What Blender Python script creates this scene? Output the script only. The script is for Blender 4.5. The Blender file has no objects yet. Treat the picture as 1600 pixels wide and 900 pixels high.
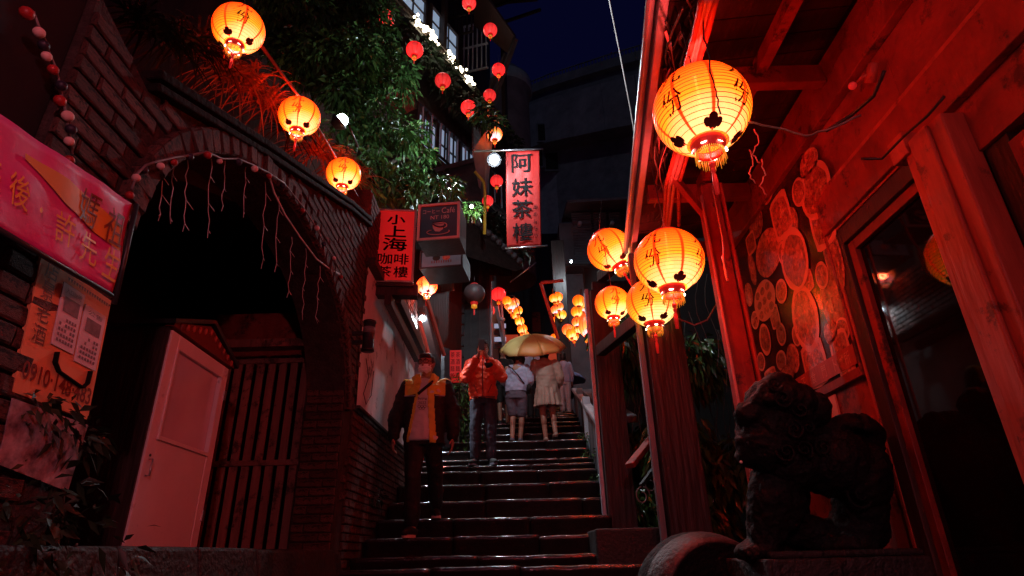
import bpy, math, random
import numpy as np
from mathutils import Vector, Matrix, Euler, noise
random.seed(7); rng = np.random.default_rng(7)
scene = bpy.context.scene
C = scene.collection
PI = math.pi
# ------------------------------------------------------------------ camera
TH = math.radians(24.26); RO = math.radians(1.4); FPX = 923.0
EYE = Vector((0, 0, 1.5))
_F = Vector((0, math.cos(TH), math.sin(TH))); _U0 = Vector((0, -math.sin(TH), math.cos(TH))); _R0 = Vector((1, 0, 0))
CR = math.cos(RO) * _R0 - math.sin(RO) * _U0
CU = math.cos(RO) * _U0 + math.sin(RO) * _R0
cam_d = bpy.data.cameras.new('camera'); cam = bpy.data.objects.new('camera', cam_d); C.objects.link(cam)
cam_d.sensor_width = 36; cam_d.lens = FPX / 1600 * 36; cam_d.clip_start = 0.05; cam_d.clip_end = 900
cam.matrix_world = Matrix(((CR.x, CU.x, -_F.x, EYE.x), (CR.y, CU.y, -_F.y, EYE.y), (CR.z, CU.z, -_F.z, EYE.z), (0, 0, 0, 1)))
scene.camera = cam
# ------------------------------------------------------------------ night sky, moonlight, exposure
world = bpy.data.worlds.new('World'); scene.world = world; world.use_nodes = True
bg = world.node_tree.nodes['Background']; bg.inputs[0].default_value = (0.10, 0.12, 1.0, 1); bg.inputs[1].default_value = 0.0125
sun_d = bpy.data.lights.new('moon', 'SUN'); sun_d.energy = 0.06; sun_d.angle = math.radians(2); sun_d.color = (0.75, 0.85, 1.0)
sun = bpy.data.objects.new('moon', sun_d); C.objects.link(sun); sun.rotation_euler = (math.radians(50), 0, math.radians(-25))
scene.view_settings.view_transform = 'Standard'; scene.view_settings.look = 'None'
scene.view_settings.exposure = 0.0; scene.view_settings.gamma = 1.0
scene.cycles.max_bounces = 6; scene.cycles.transparent_max_bounces = 12
try: scene.cycles.use_light_tree = True; scene.cycles.sample_clamp_indirect = 3.0
except Exception: pass

# ------------------------------------------------------------------ pixel rays of the survey (used to find real positions)
def ray(px, py): return _F + (px - 800) / FPX * CR + (450 - py) / FPX * CU
def P(px, py, zc): return EYE + zc * ray(px, py)
def PA(px, py, ax, v):
    r = ray(px, py); return EYE + r * ((v - EYE[ax]) / r[ax])
def PX(px, py, v): return PA(px, py, 0, v)
def PY(px, py, v): return PA(px, py, 1, v)
def PZ(px, py, v): return PA(px, py, 2, v)

# ------------------------------------------------------------------ materials
MATS = {}
def mat(name, c1, c2=None, scale=6.0, rough=0.7, bump=0.0, bscale=None, metal=0.0, rvar=0.0, emit=None, estr=0.0, alpha=1.0,
        stretch=(1, 1, 1), island=0.0, spec=0.5, detail=6, coat=0.0, trans=0.0, wear=None):
    m = bpy.data.materials.new(name); m.use_nodes = True; nt = m.node_tree; b = nt.nodes['Principled BSDF']
    tc = nt.nodes.new('ShaderNodeTexCoord'); mp = nt.nodes.new('ShaderNodeMapping'); nt.links.new(tc.outputs['Object'], mp.inputs[0])
    mp.inputs['Scale'].default_value = stretch
    n = nt.nodes.new('ShaderNodeTexNoise'); n.inputs['Scale'].default_value = scale; n.inputs['Detail'].default_value = detail
    n.inputs['Roughness'].default_value = 0.65
    nt.links.new(mp.outputs[0], n.inputs['Vector'])
    cr = nt.nodes.new('ShaderNodeValToRGB'); cr.color_ramp.elements[0].position = 0.32; cr.color_ramp.elements[1].position = 0.68
    cr.color_ramp.elements[0].color = (*c1, 1); cr.color_ramp.elements[1].color = (*(c2 or tuple(min(1, v * 1.35) for v in c1)), 1)
    nt.links.new(n.outputs['Fac'], cr.inputs[0]); col = cr.outputs[0]
    if island > 0:
        oi = nt.nodes.new('ShaderNodeObjectInfo'); ge = nt.nodes.new('ShaderNodeNewGeometry')
        ad = nt.nodes.new('ShaderNodeMath'); ad.operation = 'ADD'; fr = nt.nodes.new('ShaderNodeMath'); fr.operation = 'FRACT'
        nt.links.new(oi.outputs['Random'], ad.inputs[0]); nt.links.new(ge.outputs['Random Per Island'], ad.inputs[1]); nt.links.new(ad.outputs[0], fr.inputs[0])
        mr = nt.nodes.new('ShaderNodeMapRange'); mr.inputs[3].default_value = 1 - island; mr.inputs[4].default_value = 1 + island * 0.8
        nt.links.new(fr.outputs[0], mr.inputs[0])
        mx = nt.nodes.new('ShaderNodeVectorMath'); mx.operation = 'SCALE'
        nt.links.new(col, mx.inputs[0]); nt.links.new(mr.outputs[0], mx.inputs['Scale']); col = mx.outputs[0]
    if wear:      # chipped / stained patches: (colour, scale, amount)
        wn = nt.nodes.new('ShaderNodeTexNoise'); wn.inputs['Scale'].default_value = wear[1]; wn.inputs['Detail'].default_value = 12; wn.inputs['Roughness'].default_value = 0.72
        nt.links.new(tc.outputs['Object'], wn.inputs['Vector'])
        wr = nt.nodes.new('ShaderNodeMapRange'); t_ = 0.5 + (0.5 - wear[2]) * 0.34; wr.inputs[1].default_value = t_; wr.inputs[2].default_value = t_ + 0.07; nt.links.new(wn.outputs['Fac'], wr.inputs[0])
        wm = nt.nodes.new('ShaderNodeMix'); wm.data_type = 'RGBA'; nt.links.new(wr.outputs[0], wm.inputs[0]); nt.links.new(col, wm.inputs[6]); wm.inputs[7].default_value = (*wear[0], 1); col = wm.outputs[2]
    nt.links.new(col, b.inputs['Base Color'])
    b.inputs['Roughness'].default_value = rough; b.inputs['Metallic'].default_value = metal
    b.inputs['Specular IOR Level'].default_value = spec; b.inputs['Coat Weight'].default_value = coat
    b.inputs['Transmission Weight'].default_value = trans
    if rvar:
        mr = nt.nodes.new('ShaderNodeMapRange'); mr.inputs[1].default_value = 0.3; mr.inputs[2].default_value = 0.7
        mr.inputs[3].default_value = max(0.04, rough - rvar); mr.inputs[4].default_value = min(1, rough + rvar)
        nt.links.new(n.outputs['Fac'], mr.inputs[0]); nt.links.new(mr.outputs[0], b.inputs['Roughness'])
    if bump:
        n2 = nt.nodes.new('ShaderNodeTexNoise'); n2.inputs['Scale'].default_value = bscale or scale * 5; n2.inputs['Detail'].default_value = 5
        nt.links.new(mp.outputs[0], n2.inputs['Vector'])
        bp = nt.nodes.new('ShaderNodeBump'); bp.inputs['Strength'].default_value = bump; bp.inputs['Distance'].default_value = 0.02
        nt.links.new(n2.outputs['Fac'], bp.inputs['Height']); nt.links.new(bp.outputs[0], b.inputs['Normal'])
    if emit:
        b.inputs['Emission Color'].default_value = (*emit, 1); b.inputs['Emission Strength'].default_value = estr
    MATS[name] = m; return m

mat('brick', (0.065, 0.028, 0.023), (0.19, 0.08, 0.062), 7, 0.85, 0.7, 30, island=0.35, wear=((0.018, 0.012, 0.010), 2.6, 0.45))
mat('mortar', (0.025, 0.016, 0.014), (0.065, 0.042, 0.036), 14, 0.95, 0.6, 60)
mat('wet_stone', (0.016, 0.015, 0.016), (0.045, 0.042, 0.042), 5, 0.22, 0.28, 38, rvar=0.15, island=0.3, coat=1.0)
mat('rim_highlight', (0.016, 0.013, 0.013), (0.045, 0.037, 0.037), 6, 0.5, 0.5, 40)  # lighter stone that puts the drum rim's highlight into the colour
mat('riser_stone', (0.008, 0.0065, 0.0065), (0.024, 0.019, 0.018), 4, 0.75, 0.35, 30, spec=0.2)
mat('dark_stone', (0.010, 0.009, 0.009), (0.034, 0.028, 0.026), 6, 0.6, 0.7, 40, rvar=0.2)
mat('carved_stone', (0.004, 0.003, 0.003), (0.011, 0.008, 0.008), 7, 0.7, 0.9, 30, rvar=0.15, spec=0.25)
mat('ground', (0.04, 0.04, 0.04), (0.08, 0.075, 0.07), 3, 0.5, 0.5, 30, rvar=0.2)
mat('earth', (0.03, 0.025, 0.02), (0.06, 0.05, 0.035), 4, 0.9, 0.8, 20)
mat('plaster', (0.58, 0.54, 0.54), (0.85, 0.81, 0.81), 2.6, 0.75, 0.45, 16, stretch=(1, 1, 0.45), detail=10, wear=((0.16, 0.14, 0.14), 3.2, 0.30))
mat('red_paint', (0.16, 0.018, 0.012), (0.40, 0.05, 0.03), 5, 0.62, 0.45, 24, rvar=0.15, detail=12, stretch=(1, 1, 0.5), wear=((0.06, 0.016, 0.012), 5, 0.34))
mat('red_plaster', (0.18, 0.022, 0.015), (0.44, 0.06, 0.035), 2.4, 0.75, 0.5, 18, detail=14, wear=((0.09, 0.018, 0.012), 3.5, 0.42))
mat('red_trim', (0.34, 0.05, 0.03), (0.58, 0.10, 0.06), 12, 0.55, 0.3, 40, stretch=(1, 1, 0.15), wear=((0.16, 0.03, 0.02), 7, 0.30))
mat('dark_wood', (0.022, 0.012, 0.010), (0.055, 0.03, 0.024), 7, 0.55, 0.5, 30, stretch=(1, 1, 0.12), island=0.25)
mat('roof_wood', (0.022, 0.008, 0.006), (0.05, 0.018, 0.013), 7, 0.6, 0.5, 30, stretch=(1, 0.12, 1), island=0.25)
mat('post_wood', (0.010, 0.006, 0.0055), (0.026, 0.015, 0.014), 6, 0.5, 0.6, 26, stretch=(1, 1, 0.1))
mat('gate_wood', (0.24, 0.09, 0.07), (0.38, 0.15, 0.11), 8, 0.6, 0.5, 30, stretch=(1, 1, 0.1), island=0.25, wear=((0.07, 0.03, 0.022), 5, 0.4))
mat('coping_dark', (0.008, 0.006, 0.006), (0.022, 0.016, 0.015), 8, 0.9, 0.6, 30, spec=0.15)
mat('grey_plank', (0.16, 0.17, 0.19), (0.34, 0.35, 0.39), 5, 0.6, 0.6, 30, stretch=(1, 1, 0.12), island=0.3)
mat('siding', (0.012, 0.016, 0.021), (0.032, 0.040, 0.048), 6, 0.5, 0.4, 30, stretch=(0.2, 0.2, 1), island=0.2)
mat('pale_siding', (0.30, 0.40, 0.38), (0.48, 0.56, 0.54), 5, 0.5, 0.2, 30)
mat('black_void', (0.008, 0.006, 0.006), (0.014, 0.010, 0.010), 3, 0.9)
mat('dark_glass', (0.006, 0.003, 0.003), (0.008, 0.003, 0.003), 3, 0.035, spec=0.25)
mat('frosted_glass', (0.66, 0.52, 0.58), (0.76, 0.62, 0.68), 2, 0.12, spec=0.6, coat=0.4)
mat('case_paint', (0.80, 0.66, 0.66), (0.88, 0.76, 0.76), 3, 0.38, 0.1, 30, wear=((0.42, 0.30, 0.30), 3.0, 0.20))
mat('grey_metal', (0.30, 0.34, 0.40), (0.42, 0.46, 0.52), 8, 0.35, 0.15, 30, metal=0.2)
mat('steel', (0.5, 0.5, 0.52), None, 9, 0.3, metal=0.9)
mat('black_metal', (0.02, 0.02, 0.022), (0.04, 0.04, 0.042), 9, 0.4, 0.1, 30)
mat('cable', (0.16, 0.13, 0.13), (0.26, 0.22, 0.22), 9, 0.45)
mat('black_cable', (0.015, 0.013, 0.013), (0.03, 0.026, 0.026), 9, 0.4)
mat('conduit', (0.50, 0.20, 0.19), (0.62, 0.30, 0.28), 9, 0.4)
mat('pale_wire', (0.5, 0.47, 0.45), None, 9, 0.4)
mat('tile', (0.03, 0.033, 0.04), (0.07, 0.075, 0.085), 7, 0.4, 0.4, 30, island=0.3)
mat('concrete', (0.10, 0.11, 0.13), (0.21, 0.22, 0.25), 1.2, 0.8, 0.5, 8, detail=10)
mat('concrete_block', (0.16, 0.17, 0.20), (0.30, 0.31, 0.35), 1.5, 0.85, 0.5, 8, island=0.25)
mat('leaf', (0.03, 0.085, 0.02), (0.08, 0.19, 0.05), 3, 0.24, spec=0.6, island=0.4)
mat('dark_leaf', (0.008, 0.018, 0.007), (0.025, 0.042, 0.016), 3, 0.5, spec=0.4, island=0.4)
mat('dry_leaf', (0.20, 0.11, 0.035), (0.34, 0.21, 0.08), 3, 0.55, island=0.4)
mat('bark', (0.06, 0.045, 0.035), (0.13, 0.10, 0.08), 8, 0.85, 0.8, 30)
mat('bamboo', (0.07, 0.04, 0.025), (0.14, 0.085, 0.05), 8, 0.4, 0.2, 30)
mat('cloth_red', (0.26, 0.008, 0.006), (0.36, 0.013, 0.010), 5, 0.55, 0.2, 12)
mat('vinyl_pink', (0.72, 0.04, 0.26), (0.80, 0.07, 0.34), 2, 0.45, 0.35, 7)
mat('vinyl_orange', (0.75, 0.26, 0.03), (0.82, 0.36, 0.06), 3, 0.3)
mat('print_yellow', (0.80, 0.42, 0.08), None, 5, 0.4)
mat('print_black', (0.008, 0.007, 0.008), None, 5, 0.95, spec=0.1)
mat('print_red', (0.14, 0.006, 0.006), None, 5, 0.5)
mat('print_white', (0.75, 0.68, 0.66), None, 5, 0.45)
mat('poster_paper', (0.80, 0.30, 0.14), (0.88, 0.38, 0.18), 3, 0.4, 0.2, 10)
mat('notice_paper', (0.66, 0.60, 0.66), (0.78, 0.72, 0.76), 3, 0.4)
mat('faded_print', (0.10, 0.05, 0.06), (0.60, 0.42, 0.44), 16, 0.5, 0.1, 20, detail=4)
mat('notice_print', (0.12, 0.08, 0.10), (0.25, 0.17, 0.2), 60, 0.5)
mat('sign_red', (0.50, 0.025, 0.025), (0.60, 0.04, 0.04), 2, 0.45, emit=(1, 0.02, 0.02), estr=0.26)
mat('sign_navy', (0.03, 0.012, 0.035), (0.045, 0.018, 0.05), 4, 0.35)
mat('sign_pink', (0.62, 0.34, 0.30), (0.70, 0.42, 0.38), 4, 0.4)
mat('food_board', (0.015, 0.005, 0.004), (0.09, 0.02, 0.012), 11, 0.22)
mat('skin', (0.34, 0.16, 0.11), (0.44, 0.22, 0.15), 4, 0.5)
mat('hair', (0.012, 0.010, 0.010), (0.022, 0.018, 0.016), 40, 0.45, 0.3, 90)
mat('black_cloth', (0.007, 0.006, 0.007), (0.014, 0.012, 0.013), 5, 0.8, 0.3, 14)
mat('jeans', (0.016, 0.016, 0.028), (0.04, 0.038, 0.06), 5, 0.8, 0.3, 14)
mat('yellow_cloth', (0.74, 0.50, 0.05), (0.82, 0.60, 0.08), 5, 0.6, 0.3, 18)
mat('white_cloth', (0.66, 0.62, 0.60), (0.75, 0.72, 0.70), 5, 0.8, 0.4, 12)
mat('orange_jacket', (0.75, 0.05, 0.015), (0.85, 0.08, 0.025), 5, 0.42, 0.4, 12)
mat('blue_cloth', (0.34, 0.40, 0.58), (0.45, 0.51, 0.68), 4, 0.8, 0.4, 10)
mat('grey_cloth', (0.10, 0.10, 0.14), (0.16, 0.16, 0.21), 5, 0.8, 0.4, 12)
mat('beige_cloth', (0.36, 0.25, 0.19), (0.46, 0.34, 0.27), 5, 0.7, 0.4, 12)
mat('mask', (0.92, 0.88, 0.88), (0.95, 0.92, 0.92), 5, 0.8)
mat('umbrella_yellow', (0.84, 0.68, 0.24), (0.90, 0.75, 0.30), 4, 0.5)
mat('umbrella_orange', (0.72, 0.30, 0.08), (0.78, 0.36, 0.11), 4, 0.5)
mat('umbrella_blue', (0.22, 0.32, 0.62), (0.30, 0.40, 0.70), 4, 0.5)
mat('ball_red', (0.34, 0.02, 0.02), None, 9, 0.45)
mat('ball_pink', (0.65, 0.42, 0.38), None, 9, 0.55)
mat('ball_black', (0.02, 0.016, 0.03), None, 9, 0.5)
mat('yellow_paint', (0.62, 0.50, 0.05), None, 5, 0.4)
mat('lantern_red_cloth', (0.50, 0.02, 0.02), (0.60, 0.03, 0.03), 20, 0.5, emit=(1, 0.02, 0.015), estr=0.22)
mat('lantern_ink', (0.10, 0.004, 0.004), None, 5, 0.6)
mat('lantern_frame', (0.35, 0.03, 0.02), None, 5, 0.5)
mat('gold_thread', (0.70, 0.42, 0.06), None, 30, 0.5, emit=(1, 0.42, 0.03), estr=0.35)
mat('unlit_lantern', (0.05, 0.036, 0.04), (0.08, 0.055, 0.06), 9, 0.5)
mat('lamp_white', (1, 1, 1), None, 3, 0.3, emit=(0.80, 0.93, 1.0), estr=40)
mat('bulb_warm', (1, .9, .7), None, 3, 0.3, emit=(1, 0.88, 0.60), estr=9)
mat('bulb_dim', (0.7, 0.10, 0.10), None, 3, 0.15, emit=(1, 0.03, 0.03), estr=0.12)
mat('lit_window', (0.45, 0.55, 0.62), None, 1.4, 0.3, emit=(0.36, 0.50, 0.72), estr=0.50)
mat('warm_glow', (0.4, 0.1, 0.05), None, 1.4, 0.3, emit=(1, 0.10, 0.04), estr=0.30)
mat('sign_blue', (0.10, 0.16, 0.22), (0.16, 0.24, 0.30), 6, 0.4, emit=(0.35, 0.5, 0.65), estr=0.05)

def lantern_mat(name, low, high, stripe, es, tint, tr=0.22, nstripe=8, hot=1.0, dull=False):
    """Paper lantern: a tinted paper that lets the light of the bulb out and glows itself, with a hot spot painted low on its front; painted red stripes."""
    m = bpy.data.materials.new(name); m.use_nodes = True; nt = m.node_tree; nt.nodes.clear(); L = nt.links
    N = nt.nodes.new
    out = N('ShaderNodeOutputMaterial'); tc = N('ShaderNodeTexCoord'); sx = N('ShaderNodeSeparateXYZ'); L.new(tc.outputs['Object'], sx.inputs[0])
    at = N('ShaderNodeMath'); at.operation = 'ARCTAN2'; L.new(sx.outputs[1], at.inputs[0]); L.new(sx.outputs[0], at.inputs[1])
    mu = N('ShaderNodeMath'); mu.operation = 'MULTIPLY'; mu.inputs[1].default_value = nstripe / 2; L.new(at.outputs[0], mu.inputs[0])
    sn = N('ShaderNodeMath'); sn.operation = 'SINE'; L.new(mu.outputs[0], sn.inputs[0])
    ab = N('ShaderNodeMath'); ab.operation = 'ABSOLUTE'; L.new(sn.outputs[0], ab.inputs[0])
    st = N('ShaderNodeMapRange'); st.inputs[1].default_value = 0.12; st.inputs[2].default_value = 0.22; st.inputs[3].default_value = 1; st.inputs[4].default_value = 0
    L.new(ab.outputs[0], st.inputs[0])
    # distance from a painted hot spot, set low and forward to mimic bulb glow
    vd = N('ShaderNodeVectorMath'); vd.operation = 'DISTANCE'; L.new(tc.outputs['Object'], vd.inputs[0]); vd.inputs[1].default_value = (0.0, -0.06, -0.16)
    g = N('ShaderNodeMapRange'); g.inputs[1].default_value = 0.09; g.inputs[2].default_value = 0.36; g.interpolation_type = 'SMOOTHSTEP'
    L.new(vd.outputs['Value'], g.inputs[0])
    cr = N('ShaderNodeValToRGB'); e = cr.color_ramp.elements
    e[0].position = 0; e[0].color = (1, min(1, low[1] * 1.6), min(1, low[2] * 14), 1) if hot >= 1 else (*low, 1)
    e[1].position = 1; e[1].color = (*high, 1)
    e2 = e.new(0.34); e2.color = (*low, 1)
    L.new(g.outputs[0], cr.inputs[0])
    mx = N('ShaderNodeMix'); mx.data_type = 'RGBA'; L.new(st.outputs[0], mx.inputs[0]); L.new(cr.outputs[0], mx.inputs[6]); mx.inputs[7].default_value = (*stripe, 1)
    sr = N('ShaderNodeMapRange'); L.new(g.outputs[0], sr.inputs[0]); sr.inputs[3].default_value = es * (1.75 if hot >= 1 else 1.25); sr.inputs[4].default_value = es * 0.85
    em = N('ShaderNodeEmission'); L.new(mx.outputs[2], em.inputs[0])
    oi = N('ShaderNodeObjectInfo'); rr_ = N('ShaderNodeMapRange'); L.new(oi.outputs['Random'], rr_.inputs[0]); rr_.inputs[3].default_value = .72; rr_.inputs[4].default_value = 1.18
    ml = N('ShaderNodeMath'); ml.operation = 'MULTIPLY'; L.new(sr.outputs[0], ml.inputs[0]); L.new(rr_.outputs[0], ml.inputs[1]); L.new(ml.outputs[0], em.inputs[1])
    tp = N('ShaderNodeBsdfTransparent'); tp.inputs[0].default_value = (*tint, 1)
    df = N('ShaderNodeBsdfPrincipled'); L.new(mx.outputs[2], df.inputs['Base Color']); df.inputs['Roughness'].default_value = 0.35
    ad = N('ShaderNodeAddShader'); L.new(em.outputs[0], ad.inputs[0])
    ms0 = N('ShaderNodeMixShader'); ms0.inputs[0].default_value = tr; L.new(df.outputs[0], ms0.inputs[1]); L.new(tp.outputs[0], ms0.inputs[2])
    L.new(ms0.outputs[0], ad.inputs[1]); L.new(ad.outputs[0], out.inputs[0])
    MATS[name] = m; return m
lantern_mat('lantern_paper', (1.0, 0.50, 0.020), (1.0, 0.17, 0.004), (0.80, 0.06, 0.003), 0.92, (1, 0.10, 0.03))
lantern_mat('lantern_paper_orange', (1.0, 0.55, 0.10), (1.0, 0.10, 0.01), (0.7, 0.06, 0.01), 0.85, (1, 0.25, 0.1))
lantern_mat('lantern_paper_red', (1.0, 0.055, 0.05), (0.75, 0.012, 0.02), (0.40, 0.006, 0.010), 0.62, (1, 0.1, 0.08), nstripe=10, hot=.9)
lantern_mat('lantern_paper_pink_fill', (1.0, 0.55, 0.40), (1.0, 0.25, 0.18), (0.7, 0.1, 0.08), 0.9, (1, .42, .42))  # paper of the added unseen lantern, tinted to give pink fill light
def poster_mat():
    m = mat('dish_photo', (0.22, 0.05, 0.03), (0.90, 0.36, 0.22), 26, 0.25, 0.15, 40, detail=3, island=0.3)
poster_mat()
mat('dish_food', (0.10, 0.015, 0.010), (0.80, 0.24, 0.14), 34, 0.3, 0.2, 40, detail=4, island=0.35)
mat('dish_plate', (0.78, 0.28, 0.18), (0.90, 0.40, 0.28), 9, 0.3, 0.1, 40)

# ------------------------------------------------------------------ mesh helpers
class MB:
    def __init__(s): s.v = []; s.f = []; s.m = []; s.sm = []
    def add(s, vs, fs, mi=0, smooth=False):
        b = len(s.v); s.v.extend([tuple(v) for v in vs]); s.f.extend([tuple(i + b for i in f) for f in fs])
        s.m.extend([mi] * len(fs)); s.sm.extend([smooth] * len(fs)); return s
    def hexa(s, p, mi=0):   # p: 8 pts, bottom 0-3 ccw, top 4-7
        return s.add(p, [(3, 2, 1, 0), (4, 5, 6, 7), (0, 1, 5, 4), (1, 2, 6, 5), (2, 3, 7, 6), (3, 0, 4, 7)], mi)
    def box(s, x0, x1, y0, y1, z0, z1, mi=0):
        return s.hexa([(x0, y0, z0), (x1, y0, z0), (x1, y1, z0), (x0, y1, z0), (x0, y0, z1), (x1, y0, z1), (x1, y1, z1), (x0, y1, z1)], mi)
    def frame(s, O, U, V, N, u0, u1, v0, v1, n0, n1, mi=0):
        q = lambda u, v, n: O + U * u + V * v + N * n
        return s.hexa([q(u0, v0, n0), q(u1, v0, n0), q(u1, v0, n1), q(u0, v0, n1), q(u0, v1, n0), q(u1, v1, n0), q(u1, v1, n1), q(u0, v1, n1)], mi)
    def bar(s, a, b, w, h, mi=0, up=Vector((0, 0, 1))):
        a = Vector(a); b = Vector(b); d = (b - a).normalized(); sd = d.cross(up)
        if sd.length < 1e-4: sd = Vector((1, 0, 0))
        sd.normalize(); u = sd.cross(d)
        q = []
        for p in (a, b):
            q += [p - sd * w / 2 - u * h / 2, p + sd * w / 2 - u * h / 2, p + sd * w / 2 + u * h / 2, p - sd * w / 2 + u * h / 2]
        return s.hexa(q, mi)
    def tube(s, pts, r, n=6, mi=0, cap=True, smooth=True):
        pts = [Vector(p) for p in pts]; rs = r if isinstance(r, (list, tuple)) else [r] * len(pts)
        d = (pts[1] - pts[0]).normalized(); a = d.cross(Vector((0, 0, 1)))
        if a.length < 1e-3: a = Vector((1, 0, 0))
        a.normalize(); vs = []
        for i, p in enumerate(pts):
            t = (pts[min(i + 1, len(pts) - 1)] - pts[max(i - 1, 0)])
            if t.length > 1e-9: t.normalize()
            else: t = d
            a = (a - t * a.dot(t)); a = a.normalized() if a.length > 1e-6 else t.orthogonal().normalized(); b = t.cross(a)
            vs += [p + (a * math.cos(2 * PI * k / n) + b * math.sin(2 * PI * k / n)) * rs[i] for k in range(n)]
        fs = [(i * n + k, i * n + (k + 1) % n, (i + 1) * n + (k + 1) % n, (i + 1) * n + k) for i in range(len(pts) - 1) for k in range(n)]
        if cap: fs += [tuple(range(n))[::-1], tuple((len(pts) - 1) * n + k for k in range(n))]
        return s.add(vs, fs, mi, smooth)
    def lathe(s, prof, n=24, c=(0, 0, 0), mi=0, smooth=True, close=False, sx=1, sy=1):
        c = Vector(c); vs = []
        for r, z in prof: vs += [(c.x + sx * r * math.cos(2 * PI * k / n), c.y + sy * r * math.sin(2 * PI * k / n), c.z + z) for k in range(n)]
        fs = [(i * n + k, i * n + (k + 1) % n, (i + 1) * n + (k + 1) % n, (i + 1) * n + k) for i in range(len(prof) - 1) for k in range(n)]
        if close: fs += [tuple(range(n))[::-1], tuple((len(prof) - 1) * n + k for k in range(n))]
        return s.add(vs, fs, mi, smooth)
    def ell(s, c, r, n=12, mi=0, rot=None):
        if not isinstance(r, (tuple, list)): r = (r, r, r)
        c = Vector(c); R = rot.to_matrix() if rot else None; vs = []; m = n // 2
        for i in range(m + 1):
            a = PI * i / m
            for k in range(n):
                v = Vector((r[0] * math.sin(a) * math.cos(2 * PI * k / n), r[1] * math.sin(a) * math.sin(2 * PI * k / n), -r[2] * math.cos(a)))
                vs.append(c + (R @ v if R else v))
        fs = [(i * n + k, i * n + (k + 1) % n, (i + 1) * n + (k + 1) % n, (i + 1) * n + k) for i in range(m) for k in range(n)]
        return s.add(vs, fs, mi, True)
    def prism(s, poly, fn, d0, d1, mi=0):   # poly 2D ccw -> fn(a,b,d)
        n = len(poly); vs = [fn(a, b, d0) for a, b in poly] + [fn(a, b, d1) for a, b in poly]
        fs = [tuple(range(n))[::-1], tuple(range(n, 2 * n))] + [(i, (i + 1) % n, n + (i + 1) % n, n + i) for i in range(n)]
        return s.add(vs, fs, mi)
    def mesh(s, name, mats, origin=(0, 0, 0)):
        me = bpy.data.meshes.new(name); o = Vector(origin)
        me.from_pydata([(v[0] - o.x, v[1] - o.y, v[2] - o.z) for v in s.v], [], s.f)
        for m in (mats if isinstance(mats, (list, tuple)) else [mats]): me.materials.append(MATS[m])
        me.polygons.foreach_set('material_index', s.m); me.polygons.foreach_set('use_smooth', s.sm); me.update(); return me

def wloc(o):
    v = Vector((0, 0, 0))
    while o: v += o.location; o = o.parent
    return v
def props(o, label=None, cat=None, group=None, kind=None):
    if label: o['label'] = label
    if cat: o['category'] = cat
    if group: o['group'] = group
    if kind: o['kind'] = kind
    return o
def thing(name, label, cat, loc=(0, 0, 0), group=None, rot=None):
    o = bpy.data.objects.new(name, None); C.objects.link(o); o.location = loc; o.empty_display_size = 0.1
    if rot: o.rotation_euler = rot
    return props(o, label, cat, group)
def part(mb, name, mats, parent=None, local=False, kind=None, bevel=0.0, label=None):
    """world coordinates unless local"""
    org = Vector((0, 0, 0)) if (local or not parent) else wloc(parent)
    me = mb.mesh(name, mats, org) if isinstance(mb, MB) else mb
    o = bpy.data.objects.new(name, me); C.objects.link(o); o.parent = parent
    if kind: o['kind'] = kind
    if label: o['label'] = label
    if bevel:
        b = o.modifiers.new('bevel', 'BEVEL'); b.width = bevel; b.segments = 2; b.limit_method = 'ANGLE'
    return o
def solo(mb, name, mats, label, cat, group=None, bevel=0.0):
    """a thing that is a single mesh; origin at its lowest centre"""
    a = np.array(mb.v); o3 = (float(a[:, 0].mean()), float(a[:, 1].mean()), float(a[:, 2].min()))
    me = mb.mesh(name, mats, o3); o = bpy.data.objects.new(name, me); C.objects.link(o); o.location = o3
    if bevel:
        b = o.modifiers.new('bevel', 'BEVEL'); b.width = bevel; b.segments = 2; b.limit_method = 'ANGLE'
    return props(o, label, cat, group)
def struct(mb, name, mats, bevel=0.0):
    o = part(mb, name, mats, bevel=bevel); o['kind'] = 'structure'; return o
def copy_tree(o, parent=None):
    c = o.copy(); C.objects.link(c); c.parent = parent
    for ch in list(o.children): copy_tree(ch, c)
    return c
def light(name, loc, energy, color, radius=0.05, parent=None):
    d = bpy.data.lights.new(name, 'POINT'); d.energy = energy; d.color = color; d.shadow_soft_size = radius
    o = bpy.data.objects.new(name, d); C.objects.link(o); o.location = loc; o.parent = parent; return o
_tc = {}
def glyphs(body, bold=0.012):
    """flat letter outlines: (verts 2D centred, faces, width, height)"""
    k = (body, bold)
    if k not in _tc:
        c = bpy.data.curves.new('t', 'FONT'); c.body = body; c.size = 1; c.offset = bold; c.resolution_u = 3
        o = bpy.data.objects.new('t', c); C.objects.link(o); bpy.context.view_layer.update()
        me = bpy.data.meshes.new_from_object(o.evaluated_get(bpy.context.evaluated_depsgraph_get()))
        v = np.array([tuple(p.co)[:2] for p in me.vertices]); f = [tuple(p.vertices) for p in me.polygons]
        bpy.data.objects.remove(o); bpy.data.meshes.remove(me)
        lo, hi = v.min(0), v.max(0); _tc[k] = ((v - (lo + hi) / 2), f, float(hi[0] - lo[0]), float(hi[1] - lo[1]))
    return _tc[k]
def text(mb, body, fn, cu, cv, w=None, h=None, mi=0, bold=0.0, shear=0.0, fat=0.0):
    """letters mapped by fn(u,v) with centre cu,cv and width w / height h"""
    v, f, W, H = glyphs(body, bold)
    if w is None: w = h * W / H
    if h is None: h = w * H / W
    fv = fat * h / w if (W and fat) else 0
    for du, dv in (((0, 0),) if not fat else ((-fat, 0), (fat, 0), (0, -fat * .5), (0, fat * .5))):
        mb.add([fn(cu + du + p[0] / W * w + shear * p[1] / H * h, cv + dv + p[1] / H * h) for p in v], f, mi)
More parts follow.
